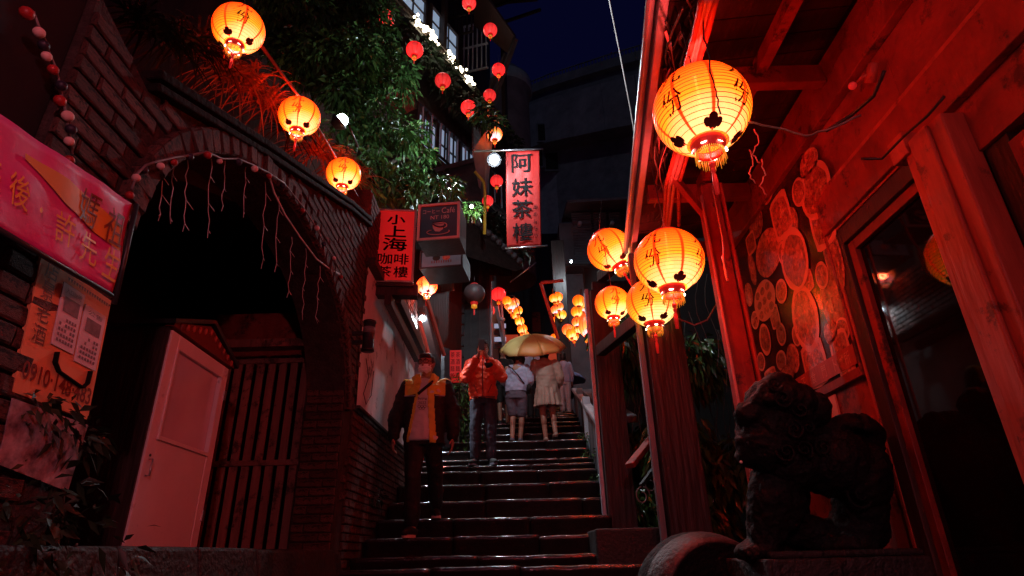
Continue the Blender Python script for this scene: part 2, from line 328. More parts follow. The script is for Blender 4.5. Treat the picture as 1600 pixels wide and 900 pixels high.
def quadmap(c00, c10, c11, c01, off=0.0):
    c00, c10, c11, c01 = map(Vector, (c00, c10, c11, c01)); n = (c10 - c00).cross(c01 - c00).normalized()
    return lambda u, v: c00 * (1 - u) * (1 - v) + c10 * u * (1 - v) + c11 * u * v + c01 * (1 - u) * v + n * off
def applied(mb, voxel, smooth=2, name='b'):
    """fuse overlapping volumes into one continuous surface"""
    me = mb.mesh(name, []); o = bpy.data.objects.new(name, me); C.objects.link(o)
    r = o.modifiers.new('r', 'REMESH'); r.mode = 'VOXEL'; r.voxel_size = voxel; r.use_smooth_shade = True
    if smooth:
        s = o.modifiers.new('s', 'SMOOTH'); s.iterations = smooth; s.factor = 0.5
    bpy.context.view_layer.update()
    out = bpy.data.meshes.new_from_object(o.evaluated_get(bpy.context.evaluated_depsgraph_get()))
    bpy.data.objects.remove(o); out.name = name; return out
def mesh_edit(me, mats, mi_fn=None, drop=None, disp=None):
    """reassign materials by face centre, drop faces, displace"""
    n = len(me.vertices); co = np.empty(n * 3); me.vertices.foreach_get('co', co); co = co.reshape(-1, 3)
    no = np.empty(n * 3); me.vertices.foreach_get('normal', no); no = no.reshape(-1, 3)
    if disp is not None:
        co = co + no * disp(co)[:, None]
    fs = [tuple(p.vertices) for p in me.polygons]
    if drop is not None:
        fs = [f for f in fs if not drop(co[list(f)].mean(0))]
    out = bpy.data.meshes.new(me.name); used = sorted({i for f in fs for i in f}); mp = {i: k for k, i in enumerate(used)}
    out.from_pydata([tuple(co[i]) for i in used], [], [tuple(mp[i] for i in f) for f in fs])
    for m in (mats if isinstance(mats, (list, tuple)) else [mats]): out.materials.append(MATS[m])
    if mi_fn is not None: out.polygons.foreach_set('material_index', [mi_fn(co[list(f)].mean(0)) for f in fs])
    out.polygons.foreach_set('use_smooth', [True] * len(fs)); out.update(); return out
def leaf_mesh(name, cen, nrm, size, matn, droop=0.35, aspect=0.32, up=None, origin=(0, 0, 0)):
    """many small bent leaves, four faces each"""
    n = len(cen); cen = np.asarray(cen, float) - np.array(origin); d = np.asarray(nrm, float); d /= (np.linalg.norm(d, axis=1, keepdims=True) + 1e-9)
    r = rng.normal(size=(n, 3)); s = np.cross(d, r); s /= (np.linalg.norm(s, axis=1, keepdims=True) + 1e-9)
    nn = np.cross(s, d); L = (size * (0.6 + 0.8 * rng.random(n)))[:, None]; W = L * aspect
    dz = np.zeros((n, 3)); dz[:, 2] = -1
    p0 = cen; p1 = cen + d * L * .4 + s * W * .5 + nn * W * .12; p2 = cen + d * L * .4 - s * W * .5 + nn * W * .12; pc = cen + d * L * .45
    p3 = cen + d * L * .95 + dz * L * droop
    p1 = p1 + dz * L * droop * .25; p2 = p2 + dz * L * droop * .25; pc = pc + dz * L * droop * .3
    V = np.stack([p0, p1, pc, p2, p3], 1).reshape(-1, 3); b = (np.arange(n) * 5)[:, None]
    T = np.concatenate([b + np.array([0, 1, 2]), b + np.array([0, 2, 3]), b + np.array([1, 4, 2]), b + np.array([2, 4, 3])])
    me = bpy.data.meshes.new(name); me.vertices.add(len(V)); me.vertices.foreach_set('co', V.ravel())
    me.loops.add(T.size); me.loops.foreach_set('vertex_index', T.ravel().astype(np.int32))
    me.polygons.add(len(T)); me.polygons.foreach_set('loop_start', np.arange(0, T.size, 3, dtype=np.int32)); me.polygons.foreach_set('loop_total', np.full(len(T), 3, np.int32))
    me.materials.append(MATS[matn]); me.update(); me.validate(); return me
def in_ellipsoids(E, n, shell=0.45):
    """n points in the outer part of ellipsoids E=[(centre, radii)]"""
    w = np.array([e[1][0] * e[1][1] * e[1][2] for e in E]); w = w / w.sum(); idx = rng.choice(len(E), n, p=w); P_ = []; D_ = []
    for i in idx:
        c, r = E[i]; d = rng.normal(size=3); d /= np.linalg.norm(d); t = shell + (1 - shell) * rng.random() ** .6
        P_.append(np.array(c) + d * t * np.array(r)); D_.append(d + rng.normal(size=3) * .6 + np.array([0, 0, -.2]))
    return np.array(P_), np.array(D_)
def catenary(a, b, sag, n=12, wob=0.0):
    a = Vector(a); b = Vector(b); out = []
    for i in range(n + 1):
        t = i / n; p = a.lerp(b, t); p.z -= sag * 4 * t * (1 - t)
        if wob and 0 < i < n: p += Vector([random.uniform(-wob, wob) for _ in range(3)])
        out.append(p)
    return out

# ------------------------------------------------------------------ bricks
def brick_mesh(name, seed):
    r = random.Random(seed); j = lambda a: r.uniform(-a, a); vs = []
    for (n, e) in ((-0.5, 0.0), (0.30, 0.0), (0.5, 0.035)):
        ex = e; ez = e * 2.6
        for (x, z) in ((-.5 + ex, -.5 + ez), (.5 - ex, -.5 + ez), (.5 - ex, .5 - ez), (-.5 + ex, .5 - ez)):
            vs.append((x + j(.012), n + (j(.08) if n == .5 else 0), z + j(.03)))
    fs = [(8, 9, 10, 11)] + [(a * 4 + k, a * 4 + (k + 1) % 4, a * 4 + 4 + (k + 1) % 4, a * 4 + 4 + k) for a in range(2) for k in range(4)]
    me = bpy.data.meshes.new(name); me.from_pydata(vs, [], fs); me.materials.append(MATS['brick']); me.update(); return me, vs, fs
BR = [brick_mesh('brick', s) for s in range(5)]
def put_bricks(wall, bricks, nmax=300, joined_name='brickwork'):
    """bricks: (centre, U, N, V, w, d, h); nearest ones are single objects, the rest one part"""
    w0 = wloc(wall); bricks = sorted(bricks, key=lambda b: (b[0] - EYE).length / (0.25 + abs(b[2].dot((b[0] - EYE).normalized()))))
    rest = MB()
    for i, (c, U, N, V, w, d, h) in enumerate(bricks):
        me, vs, fs = random.choice(BR); tilt = random.uniform(-.012, .012); dd = d * random.uniform(.75, 1.35)
        if i < nmax:
            o = bpy.data.objects.new('brick', me); C.objects.link(o); o.parent = wall
            Ux = (U + V * tilt).normalized() * w; Nx = N * dd; Vx = (V - U * tilt).normalized() * h; p = c - w0
            o.matrix_local = Matrix(((Ux.x, Nx.x, Vx.x, p.x), (Ux.y, Nx.y, Vx.y, p.y), (Ux.z, Nx.z, Vx.z, p.z), (0, 0, 0, 1)))
        else:
            rest.add([c + U * v[0] * w + N * v[1] * dd + V * v[2] * h for v in vs], fs)
    if rest.v: part(rest, joined_name, 'brick', wall, kind='stuff')
def brick_field(O, U, V, N, ulen, vlen, inside=None, bw=0.20, bh=0.055, joint=0.010, depth=0.028, v0=0.0):
    out = []; row = 0; v = v0
    while v + bh * .6 < vlen:
        off = -(bw + joint) * (.5 if row % 2 else 0) + random.uniform(-.01, .01); u = off
        while u < ulen:
            a = max(u, 0); b = min(u + bw, ulen)
            if b - a > .045:
                cu, cv = (a + b) / 2, v + bh / 2
                if inside is None or inside(cu, cv): out.append((O + U * cu + V * cv, U, N, V, b - a, depth, bh))
            u += bw + joint
        v += bh + joint; row += 1
    return out

# ================================================================== THE GROUND AND THE STAIRS
g = MB(); g.add([(-60, -20, 0), (60, -20, 0), (60, 80, 0), (-60, 80, 0)], [(0, 1, 2, 3)]); struct(g, 'ground', 'ground')
g = MB(); g.hexa([(-40, 21, -1), (40, 21, -1), (40, 120, -1), (-40, 120, -1), (-40, 21, 6.15), (40, 21, 6.15), (40, 120, 22), (-40, 120, 22)])
struct(g, 'hillside_ground', 'earth')
EDGE = [(4.75, 884), (5.25, 866), (5.72, 836), (6.15, 807), (6.62, 779), (7.1, 753), (7.6, 734), (7.95, 724), (8.35, 715), (8.8, 701), (9.35, 687),
        (9.95, 677), (10.6, 666), (11.25, 659), (11.9, 651.5)]
STEPS = []
for d, py in EDGE:
    r = ray(850, py); STEPS.append((d, 1.5 + d * r.z / r.y))
for k in range(9): STEPS.insert(0, (STEPS[0][0] - 0.36, STEPS[0][1] - 0.155))
while STEPS[-1][0] < 21: STEPS.append((STEPS[-1][0] + 0.56, STEPS[-1][1] + 0.158))
def lerp_tab(T, x):
    if x <= T[0][0]: return T[0][1]
    for (a, b), (c, d) in zip(T, T[1:]):
        if x <= c: return b + (d - b) * (x - a) / (c - a)
    return T[-1][1]
def stair_z(y):
    z = 0
    for d, h in STEPS:
        if y >= d - 0.01: z = h
    return z
RIGHT = [(1, 1.9), (4.75, 1.75), (5.2, 1.2), (5.25, 0.86), (7.1, 0.98), (9.35, 1.10), (11.9, 1.28), (21, 1.75)]
LEFT = [(1, -1.38), (9, -1.38), (11, -1.25), (13.2, -0.9), (21, -0.6)]
stairs = thing('stone_staircase', None, None, (0, 4.75, 0)); stairs['kind'] = 'structure'
for i, (d, h) in enumerate(STEPS):
    nd = STEPS[i + 1][0] if i + 1 < len(STEPS) else d + 3; rise = h - (STEPS[i - 1][1] if i else h - .155)
    xl, xr = lerp_tab(LEFT, d), lerp_tab(RIGHT, d) + (0.0 if d > 4.8 else 0.3); cuts = [xl]
    while cuts[-1] < xr - .9: cuts.append(cuts[-1] + random.uniform(.65, 1.15))
    cuts.append(xr)
    for a, b in zip(cuts, cuts[1:]):
        m = MB(); n = max(3, int((b - a) / .035)); oy = random.uniform(-.012, .012); oz = random.uniform(-.007, .007); sd = random.random() * 90; vs = []
        for k in range(n + 1):
            x = a + .004 + (b - a - .008) * k / n
            w1 = noise.noise(Vector((x * 5, sd, 0))) * .006 + noise.noise(Vector((x * 24, sd, 3))) * .004; w2 = noise.noise(Vector((x * 7, sd, 7))) * .0045 + noise.noise(Vector((x * 30, sd, 9))) * .002
            e = 0.012 * max(0, 1 - min(k, n - k) / 1.0)
            y = d + oy + w1 + e; z = h + oz + w2 - e * .5
            vs += [(x, y + .05, h - rise - .12), (x, y + .018, z - .05), (x, y + .002, z - .028), (x, y + .006, z - .009), (x, y + .022, z), (x, y + .10, z + .001), (x, nd + .12, h - .004), (x, nd + .12, h - rise - .12)]
        fs = [(k * 8 + j, (k + 1) * 8 + j, (k + 1) * 8 + j + 1, k * 8 + j + 1) for k in range(n) for j in range(7)]
        fs += [tuple(range(8)), tuple(n * 8 + j for j in range(8))[::-1]]
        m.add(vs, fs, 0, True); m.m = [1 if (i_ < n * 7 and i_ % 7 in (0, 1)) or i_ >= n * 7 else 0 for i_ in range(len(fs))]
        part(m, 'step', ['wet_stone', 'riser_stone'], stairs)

# ================================================================== LEFT: BRICK WALL WITH THE ARCH
XW = -1.4
arch_w = thing('brick_wall', 'tall weathered brick wall pierced by the dark arch on the left of the stairs', 'brick wall', (XW - .15, 3.3, 0.9))
AY0, AY1, AZS, AZT = 1.88, 4.80, 2.62, 3.56
def arch_pts(off=0.0, n=22):
    cy, ry = (AY0 + AY1) / 2, (AY1 - AY0) / 2 + off; rz = AZT - AZS + off
    return [(cy - ry * math.cos(PI * k / n), AZS + rz * math.sin(PI * k / n)) for k in range(n + 1)]
TOP = [(1.43, 3.30), (1.76, 3.18), (2.65, 3.56), (4.3, 4.22), (5.0, 4.46)]
def top_z(y): return lerp_tab(TOP, y)
outl = [(1.43, 0.9)] + [(AY0, 0.9)] + arch_pts() + [(AY1, 0.9), (5.02, 0.9)] + TOP[::-1]
m = MB(); m.prism(outl, lambda a, b, dd: (dd, a, b), XW - .32, XW, 0); part(m, 'mortar_core', 'mortar', arch_w)
def in_arch(y, z, off):
    if y < AY0 - off or y > AY1 + off: return False
    if z < AZS: return True
    cy, ry, rz = (AY0 + AY1) / 2, (AY1 - AY0) / 2 + off, AZT - AZS + off
    return ((y - cy) / ry) ** 2 + ((z - AZS) / rz) ** 2 < 1
Y_, Z_, X_ = Vector((0, 1, 0)), Vector((0, 0, 1)), Vector((1, 0, 0))
bl = brick_field(Vector((XW + .006, 1.43, 0.95)), Y_, Z_, X_, 3.57, 3.7, lambda u, v: (not in_arch(1.43 + u, .95 + v, .15)) and .95 + v < top_z(1.43 + u) - .05, depth=.022)
nv = 44
for k in range(nv):      # the ring of upright bricks round the arch
    cy, ry, rz = (AY0 + AY1) / 2, (AY1 - AY0) / 2 + .058, AZT - AZS + .058; a = PI * (k + .5) / nv
    c = Vector((XW + .012, cy - ry * math.cos(a), AZS + rz * math.sin(a))); V = Vector((0, -math.cos(a) / ry, math.sin(a) / rz)).normalized(); U = V.cross(X_)
    bl.append((c, U, X_, V, .075, .05, .115))
bl += brick_field(Vector((XW - .31, AY1 - .004, 1.1)), X_, Z_, -Y_, .305, 2.1, None, depth=.03)
put_bricks(arch_w, bl, 300)
m = MB()
for (a, b) in zip(TOP[1:], TOP[2:]):
    m.bar((XW - .13, a[0], a[1] + .01), (XW - .13, b[0] + .01, b[1] + .01), .36, .035); m.bar((XW - .12, a[0], a[1] + .075), (XW - .12, b[0] + .01, b[1] + .075), .33, .04); m.bar((XW - .16, a[0], a[1] + .04), (XW - .16, b[0] + .01, b[1] + .04), .28, .04)
part(m, 'coping', 'coping_dark', arch_w, bevel=.008)
# the dark passage behind the arch
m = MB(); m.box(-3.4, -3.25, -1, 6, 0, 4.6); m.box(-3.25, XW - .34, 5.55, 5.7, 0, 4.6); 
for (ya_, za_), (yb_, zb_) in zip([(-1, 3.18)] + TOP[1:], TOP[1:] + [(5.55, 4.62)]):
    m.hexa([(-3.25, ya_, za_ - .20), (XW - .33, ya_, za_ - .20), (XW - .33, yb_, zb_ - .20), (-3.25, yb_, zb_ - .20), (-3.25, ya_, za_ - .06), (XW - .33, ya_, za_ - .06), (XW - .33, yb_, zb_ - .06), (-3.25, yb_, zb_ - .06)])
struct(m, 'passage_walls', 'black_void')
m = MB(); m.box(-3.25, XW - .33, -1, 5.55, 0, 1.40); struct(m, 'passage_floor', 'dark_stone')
m = MB(); m.box(-1.75, XW - .03, -1.0, 1.425, 0, 4.0); struct(m, 'side_wall', 'black_void')  # black wall in place of a recess; its colour stands for the shade
# stone kerb wall below the gate
m = MB()
kerb = thing('stone_parapet', 'low dark stone parapet under the glass display case and the gate', 'parapet', (XW - .1, 3.2, 1.0))
y = 1.5
while y < 4.85:
    w = random.uniform(.5, .75); q = MB(); y2 = min(y + w, 4.86); z = 1.565 + random.uniform(-.008, .008)
    q.hexa([(XW - .30, y + .005, 1.36), (XW + .10, y + .005, 1.36), (XW + .10, y2, 1.36), (XW - .30, y2, 1.36), (XW - .30, y + .005, z), (XW + .06, y + .005, z - .012), (XW + .06, y2, z - .012), (XW - .30, y2, z)])
    part(q, 'coping_stone', 'dark_stone', kerb, bevel=.015); y = y2
q = MB(); q.box(XW - .28, XW + .05, 1.45, 4.86, 0.0, 1.358); part(q, 'retaining_face', 'dark_stone', kerb)

# lower brick wall + plaster beyond the arch
low = thing('brick_wall', 'lower brick wall with the pale plaster panel, running along the stairs behind the man in the mask', 'brick wall', (XW - .15, 7, 1.3))
m = MB(); m.prism([(5.03, 0.0), (9.2, 1.2), (9.2, 4.9), (5.03, 4.9)], lambda a, b, dd: (dd, a, b), XW - .32, XW - .002); part(m, 'mortar_core', 'mortar', low)
bl = brick_field(Vector((XW + .006, 5.03, 1.3)), Y_, Z_, X_, 3.9, 3.55, lambda u, v: not (5.10 < 5.03 + u < 8.0 and 2.70 < 1.3 + v < 4.09) and 1.3 + v > 1.35 + (u) * .36, depth=.022)
put_bricks(low, bl, 300)
m = MB(); n = 26; vs = []
for i in range(n + 1):
    for j in range(13):
        y = 5.09 + (7.97 - 5.09) * i / n; z = 2.705 + (4.06 - 2.705) * j / 12
        vs.append((XW + .018 + .010 * noise.noise(Vector((y * 3, z * 3, 1))), y, z))
m.add(vs, [(i * 13 + j, (i + 1) * 13 + j, (i + 1) * 13 + j + 1, i * 13 + j + 1) for i in range(n) for j in range(12)], 0, True)
part(m, 'plaster_panel', 'plaster', low)
m = MB(); m.bar((XW + .05, 5.05, 4.10), (XW + .05, 8.1, 4.10), .10, .07); m.bar((XW + .05, 5.05, 2.69), (XW + .05, 8.1, 2.69), .03, .025); part(m, 'wall_plate', 'dark_wood', low)
m = MB(); m.bar((XW + .06, 8.02, 2.6), (XW + .06, 8.02, 4.1), .10, .10); part(m, 'post', 'grey_metal', low)
# sloping beams above the plaster
for k, (a, b, lab) in enumerate([((606, 468), (652, 560), 'upper dark sloping beam along the top of the pale plaster'), ((622, 466), (660, 548), 'thinner dark sloping beam just above the plaster panel')]):
    m = MB(); A = PX(*a, XW + .16); B = PX(*b, XW + .16); A = P(a[0], a[1], 5.9 + k * .3); B = P(b[0], b[1], 7.6 + k * .3)
    m.bar(A, B, .07, .11); solo(m, 'roof_beam', 'dark_wood', lab, 'beam', bevel=.006)

# ------------------------------------------------------------------ slatted gate
gate = thing('wooden_gate', 'slatted dark wooden gate standing in the arch, left of the brick pier', 'gate', (-2.05, 4.95, 1.5))
GX0, GX1, GY = -2.62, -1.72, 4.95
GZ0, GZ1 = 1.50, 3.16
nsl = 9
for k in range(nsl):
    x = GX0 + .03 + (GX1 - GX0 - .12) * k / (nsl - 1)
    m = MB(); m.box(x - .031, x + .031, GY - .012, GY + .012, GZ0 + .03, GZ1 - .03 + random.uniform(-.01, .01)); part(m, 'slat', 'gate_wood', gate, bevel=.003)
for z in (GZ0 + .05, GZ0 + .72, GZ1 - .08):
    m = MB(); m.box(GX0 - .02, GX1, GY - .034, GY - .014, z - .022, z + .022); part(m, 'rail', 'gate_wood', gate, bevel=.003)
for x in (GX0 - .05, GX1 + .03):
    m = MB(); m.box(x - .03, x + .03, GY - .045, GY + .03, GZ0 - .02, GZ1 + .1); part(m, 'stile', 'gate_wood', gate, bevel=.004)
m = MB(); m.box(-2.42, -1.712, 4.60, 4.72, 3.10, 3.17); solo(m, 'gate_lintel', 'gate_wood', 'wooden lintel above the slatted gate', 'lintel', bevel=.005)
m = MB(); m.box(-2.75, -1.73, 5.1, 5.14, 3.06, 3.6); solo(m, 'transom_board', 'red_plaster', 'dim reddish board above the slatted gate in the arch', 'board')

# ------------------------------------------------------------------ display case (white-framed cabinet with a gabled top)
case = thing('display_case', 'white framed glass display case with a small gabled roof, standing inside the arch', 'display case', (-2.2, 3.45, 1.57))
c0, c1 = Vector((-1.87, 3.02, 0)), Vector((-1.90, 3.77, 0)); du = (c1 - c0).normalized(); L_ = (c1 - c0).length; nn = Vector((du.y, -du.x, 0)); 
nn = nn if nn.x > 0 else -nn
Z0, Z1 = 1.575, 2.66
m = MB(); m.frame(c0, du, Z_, nn, 0, L_, Z0, Z1 + .02, -.45, -.03); part(m, 'cabinet_body', 'black_metal', case)
m = MB(); m.frame(c0, du, Z_, nn, -.012, .0, Z0, Z1 + .02, -.45, .0); part(m, 'side_panel', 'dark_wood', case)
m = MB()
m.frame(c0, du, Z_, nn, 0, .085, Z0, Z1, -.028, .012); m.frame(c0, du, Z_, nn, L_ - .085, L_, Z0, Z1, -.028, .012)
m.frame(c0, du, Z_, nn, .085, L_ - .085, Z1 - .08, Z1, -.028, .012); m.frame(c0, du, Z_, nn, .085, L_ - .085, Z0, 2.10, -.028, .010)
part(m, 'door_frame', 'case_paint', case, bevel=.004)
m = MB(); m.frame(c0, du, Z_, nn, .087, L_ - .087, 2.102, Z1 - .082, -.024, -.010); part(m, 'window_pane', 'frosted_glass', case)
m = MB(); m.frame(c0, du, Z_, nn, .075, L_ - .075, 2.085, 2.105, .008, .022); m.frame(c0, du, Z_, nn, .078, .092, 2.1, Z1 - .08, .008, .02); m.frame(c0, du, Z_, nn, L_ - .092, L_ - .078, 2.1, Z1 - .08, .008, .02)
part(m, 'glazing_bead', 'case_paint', case)
m = MB(); q = lambda a, b, dd: c0 + du * a + Z_ * b + nn * dd
m.prism([(-.03, Z1 + .012), (L_ + .03, Z1 + .012), (L_ + .03, Z1 + .03), (L_ / 2, Z1 + .16), (-.03, Z1 + .03)], q, -.02, .03); part(m, 'gable', 'print_red', case)
m = MB(); m.bar(q(-.06, Z1 + .03, -.2), q(L_ / 2, Z1 + .19, -.2), .5, .025); m.bar(q(L_ / 2, Z1 + .19, -.2), q(L_ + .06, Z1 + .03, -.2), .5, .025); part(m, 'gable_roof', 'black_metal', case)
m = MB()
for k in range(11):
    t = (k + .5) / 11; x = L_ * t; z = Z1 + .03 + .10 * (1 - abs(2 * t - 1)); m = MB(); m.ell(q(x, z - .01, .036), (.012, .012, .022), 6); part(m, 'gable_carving', 'red_trim', case)
for hz in (1.72, 2.45):
    m = MB(); m.frame(c0, du, Z_, nn, L_ - .018, L_ + .006, hz, hz + .06, .010, .020); part(m, 'hinge', 'steel', case)
m = MB(); m.tube([q(.040, 1.90, .014), q(.040, 1.90, .034), q(.040, 1.98, .034), q(.040, 1.98, .014)], .005, 6); part(m, 'handle', 'steel', case)
m = MB(); m.lathe([(.006, -.006), (.008, 0), (0, .004)], 8); kn = part(m, 'lock', 'black_metal', case, local=True); kn.location = q(.045, 2.0, .016) - wloc(case); kn.rotation_euler = (0, PI / 2, 0)

# ================================================================== RIGHT: RED BUILDING
XR = 1.95
red_b = thing('red_building', 'red-lit building front with the dark glass door on the right', 'building', (XR + .1, 2.5, 0))
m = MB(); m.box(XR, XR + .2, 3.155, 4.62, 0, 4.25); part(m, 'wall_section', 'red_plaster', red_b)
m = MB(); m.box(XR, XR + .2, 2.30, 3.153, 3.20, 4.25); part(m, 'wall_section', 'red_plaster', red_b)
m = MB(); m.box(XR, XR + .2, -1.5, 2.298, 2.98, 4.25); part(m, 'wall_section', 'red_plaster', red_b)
m = MB(); m.box(XR - .05, XR - .002, 1.2, 3.165, 3.215, 3.46); part(m, 'lintel_beam', 'red_paint', red_b, bevel=.006)
m = MB(); m.box(XR - .06, XR - .002, 1.0, 4.62, 3.86, 4.04); part(m, 'eave_plate', 'red_paint', red_b, bevel=.006)
m = MB(); m.box(XR - .03, XR - .003, 1.0, 3.165, 3.462, 3.50); part(m, 'moulding', 'red_trim', red_b)
m = MB(); m.box(XR - .10, XR + .02, 2.02, 2.285, 0, 3.19); part(m, 'pilaster', 'red_trim', red_b, bevel=.01)
m = MB(); m.box(XR - .125, XR - .102, 2.09, 2.21, 0, 3.18); part(m, 'pilaster_fillet', 'red_trim', red_b, bevel=.008)
m = MB(); m.box(XR - .12, XR + .01, 2.235, 2.345, 3.14, 3.26); part(m, 'bracket_block', 'red_trim', red_b, bevel=.005)
m = MB(); m.box(XR + .02, XR + .1, 1.90, 2.018, 0, 2.98); part(m, 'dark_jamb', 'dark_wood', red_b)
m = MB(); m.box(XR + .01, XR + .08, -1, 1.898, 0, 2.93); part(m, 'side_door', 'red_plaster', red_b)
m = MB(); m.box(XR - .012, XR + .008, -1, 1.83, 2.82, 2.88); m.box(XR - .012, XR + .008, 1.80, 1.84, 0, 2.82); part(m, 'door_moulding', 'red_trim', red_b)
# dark door
door = MB(); dr = None
m = MB(); m.box(XR - .02, XR + .10, 3.05, 3.153, 0, 3.198); m.box(XR - .02, XR + .10, 2.30, 3.048, 3.10, 3.198); m.box(XR - .02, XR + .1, 2.290, 2.33, 0, 3.098)
dfr = part(m, 'door', 'dark_wood', red_b, bevel=.005)
m = MB(); m.box(XR - .026, XR - .004, 3.145, 3.165, 0, 3.21); m.box(XR - .026, XR - .004, 2.30, 3.143, 3.20, 3.215); part(m, 'door_bead', 'red_trim', dfr)
m = MB(); m.box(XR + .005, XR + .06, 2.99, 3.048, 0, 3.098); m.box(XR + .005, XR + .06, 2.332, 2.988, 3.04, 3.098); m.box(XR + .005, XR + .06, 2.332, 2.36, 0, 3.038); part(m, 'door_frame', 'red_paint', dfr, bevel=.004)
m = MB(); m.box(XR + .032, XR + .040, 2.362, 2.988, 0, 3.038); part(m, 'glass_pane', 'dark_glass', dfr)
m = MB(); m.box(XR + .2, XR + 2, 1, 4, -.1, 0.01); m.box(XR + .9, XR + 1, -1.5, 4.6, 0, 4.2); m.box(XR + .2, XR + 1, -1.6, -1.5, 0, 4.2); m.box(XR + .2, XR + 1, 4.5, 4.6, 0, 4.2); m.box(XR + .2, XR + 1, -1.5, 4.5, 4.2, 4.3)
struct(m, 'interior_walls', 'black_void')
# little globe bulb on the beam
bulb = thing('globe_bulb', 'small unlit round bulb on a holder under the red beam, upper right', 'light bulb', PX(1340, 128, XR - .09))
b0 = PX(1332, 134, XR - .13)
m = MB(); m.ell(b0, .022, 14); part(m, 'globe', 'bulb_dim', bulb)
m = MB(); m.tube([b0 + Vector((.018, -.02, .004)), b0 + Vector((.03, -.055, .01)), b0 + Vector((.065, -.075, .012))], .011, 8); m.tube([b0 + Vector((.065, -.04, -.02)), b0 + Vector((.065, -.11, .05))], [.028, .026], 10); part(m, 'holder', 'red_trim', bulb)
# menu board of dish photographs
mb_ = thing('menu_board', 'glossy board crowded with dish photographs beside the dark door', 'menu board', (XR - .01, 3.85, 2.4))
m = MB(); m.box(XR - .022, XR - .002, 3.20, 4.60, 2.42, 3.86); part(m, 'board', 'food_board', mb_)
def yz(px, py): p = PX(px, py, XR - .022); return p.y, p.z
k_ = 0
def blobring(cy, cz, ry, rz, n=26, wob=.03, sq=0.0):
    s = random.random() * 50; out = []
    for i in range(n):
        a = 2 * PI * i / n; e = 1 + wob * noise.noise(Vector((math.cos(a) * 1.5, math.sin(a) * 1.5, s)))
        c_, s_ = math.cos(a), math.sin(a)
        if sq: q_ = max(abs(c_), abs(s_)); e *= (1 - sq) + sq / q_
        out.append((cy + ry * c_ * e, cz + rz * s_ * e))
    return out
def dish(px, py, ry, rz, kind):
    global k_; k_ += 1; ry *= 1.5; rz *= 1.45
    cy, cz = yz(px, py); x0 = XR - .022 - .0003 - .0011 * ((k_ * 7) % 9)
    fn = lambda a, b, dd: (x0 - dd, a, b)
    m = MB(); m.prism(blobring(cy, cz, ry, rz, sq=.75 if kind == 's' else 0, wob=.05 if kind != 's' else .02), fn, 0, .0012); o = part(m, 'dish_picture', 'dish_plate' if kind != 'f' else 'dish_photo', mb_)
    m = MB()
    if kind == 'e':
        for i in range(9):
            a, b = (i % 3 - 1) * ry * .5, (i // 3 - 1) * rz * .52; m.prism(blobring(cy + a, cz + b, ry * .2, rz * .2, 14), fn, .0013, .0020)
    else:
        m.prism(blobring(cy, cz, ry * .80, rz * .80, sq=.75 if kind == 's' else 0, wob=.16), fn, .0013, .0020)
        for i in range(11):
            a = random.random() * 2 * PI; rr = random.random() ** .5 * .58; m.prism(blobring(cy + ry * rr * math.cos(a), cz + rz * rr * math.sin(a), ry * random.uniform(.10, .24), rz * random.uniform(.07, .2), 9, .4), fn, .0021, .0024 + .00012 * i, 1)
    part(m, 'food', ['dish_food', 'dish_photo'], o)
for a in [(1222, 337, .095, .115, 's'), (1275, 297, .125, .13, 'c'), (1285, 350, .085, .11, 's'), (1200, 395, .15, .12, 'f'), (1243, 405, .125, .155, 'c'), (1196, 470, .13, .105, 'e'),
          (1259, 497, .115, .155, 'c'), (1302, 400, .06, .16, 'f'), (1303, 470, .09, .15, 'f'), (1197, 530, .065, .085, 'c'), (1222, 522, .05, .058, 'c'), (1274, 568, .10, .105, 's'),
          (1221, 563, .055, .05, 'c'), (1316, 548, .07, .085, 's'), (1231, 585, .08, .045, 'f'), (1318, 515, .05, .05, 'c'), (1176, 420, .04, .10, 'f'), (1180, 345, .09, .10, 'f'), (1250, 300, .06, .07, 'c'), (1222, 455, .06, .06, 'c'), (1190, 565, .05, .05, 'c'), (1262, 440, .05, .05, 's'), (1300, 520, .05, .05, 'f'), (1200, 300, .07, .06, 'f'), (1285, 430, .05, .06, 'c'), (1250, 610, .05, .03, 'c'), (1170, 460, .05, .07, 'f'), (1225, 395, .05, .06, 'c'), (1212, 495, .05, .06, 's'), (1240, 560, .06, .07, 'f'), (1205, 590, .07, .05, 's'), (1290, 330, .05, .05, 'f'), (1240, 345, .05, .07, 'f'), (1325, 575, .06, .05, 'f'), (1245, 525, .04, .05, 'c'), (1180, 500, .05, .05, 'c'), (1175, 380, .06, .06, 's'), (1265, 255, .08, .06, 'f')]:
    dish(*a)
m = MB(); a0 = XR - .034; m.box(a0, a0 + .004, 3.20, 3.98, 2.43, 2.545); cap = part(m, 'caption_strip', 'red_trim', mb_)
m = MB(); fn = lambda u, v: Vector((a0 - .002, 3.95 - u * .74, 2.487 + v))
for i, ch in enumerate('正食門卜所'): text(m, ch, fn, .15 + i * .19, 0, h=.075)
part(m, 'lettering', 'dish_plate', cap)
m = MB(); m.box(XR - .03, XR - .002, 3.18, 4.52, 2.36, 2.41); m.box(XR - .03, XR - .002, 3.175, 3.197, 2.41, 3.84); m.box(XR - .03, XR - .002, 4.503, 4.53, 2.41, 3.84); part(m, 'board_frame', 'red_paint', mb_)
m = MB(); m.box(XR - .014, XR - .003, 3.55, 3.86, 1.95, 2.34); solo(m, 'wall_notice', 'dish_plate', 'plain pale notice fixed to the red wall below the menu board', 'notice')

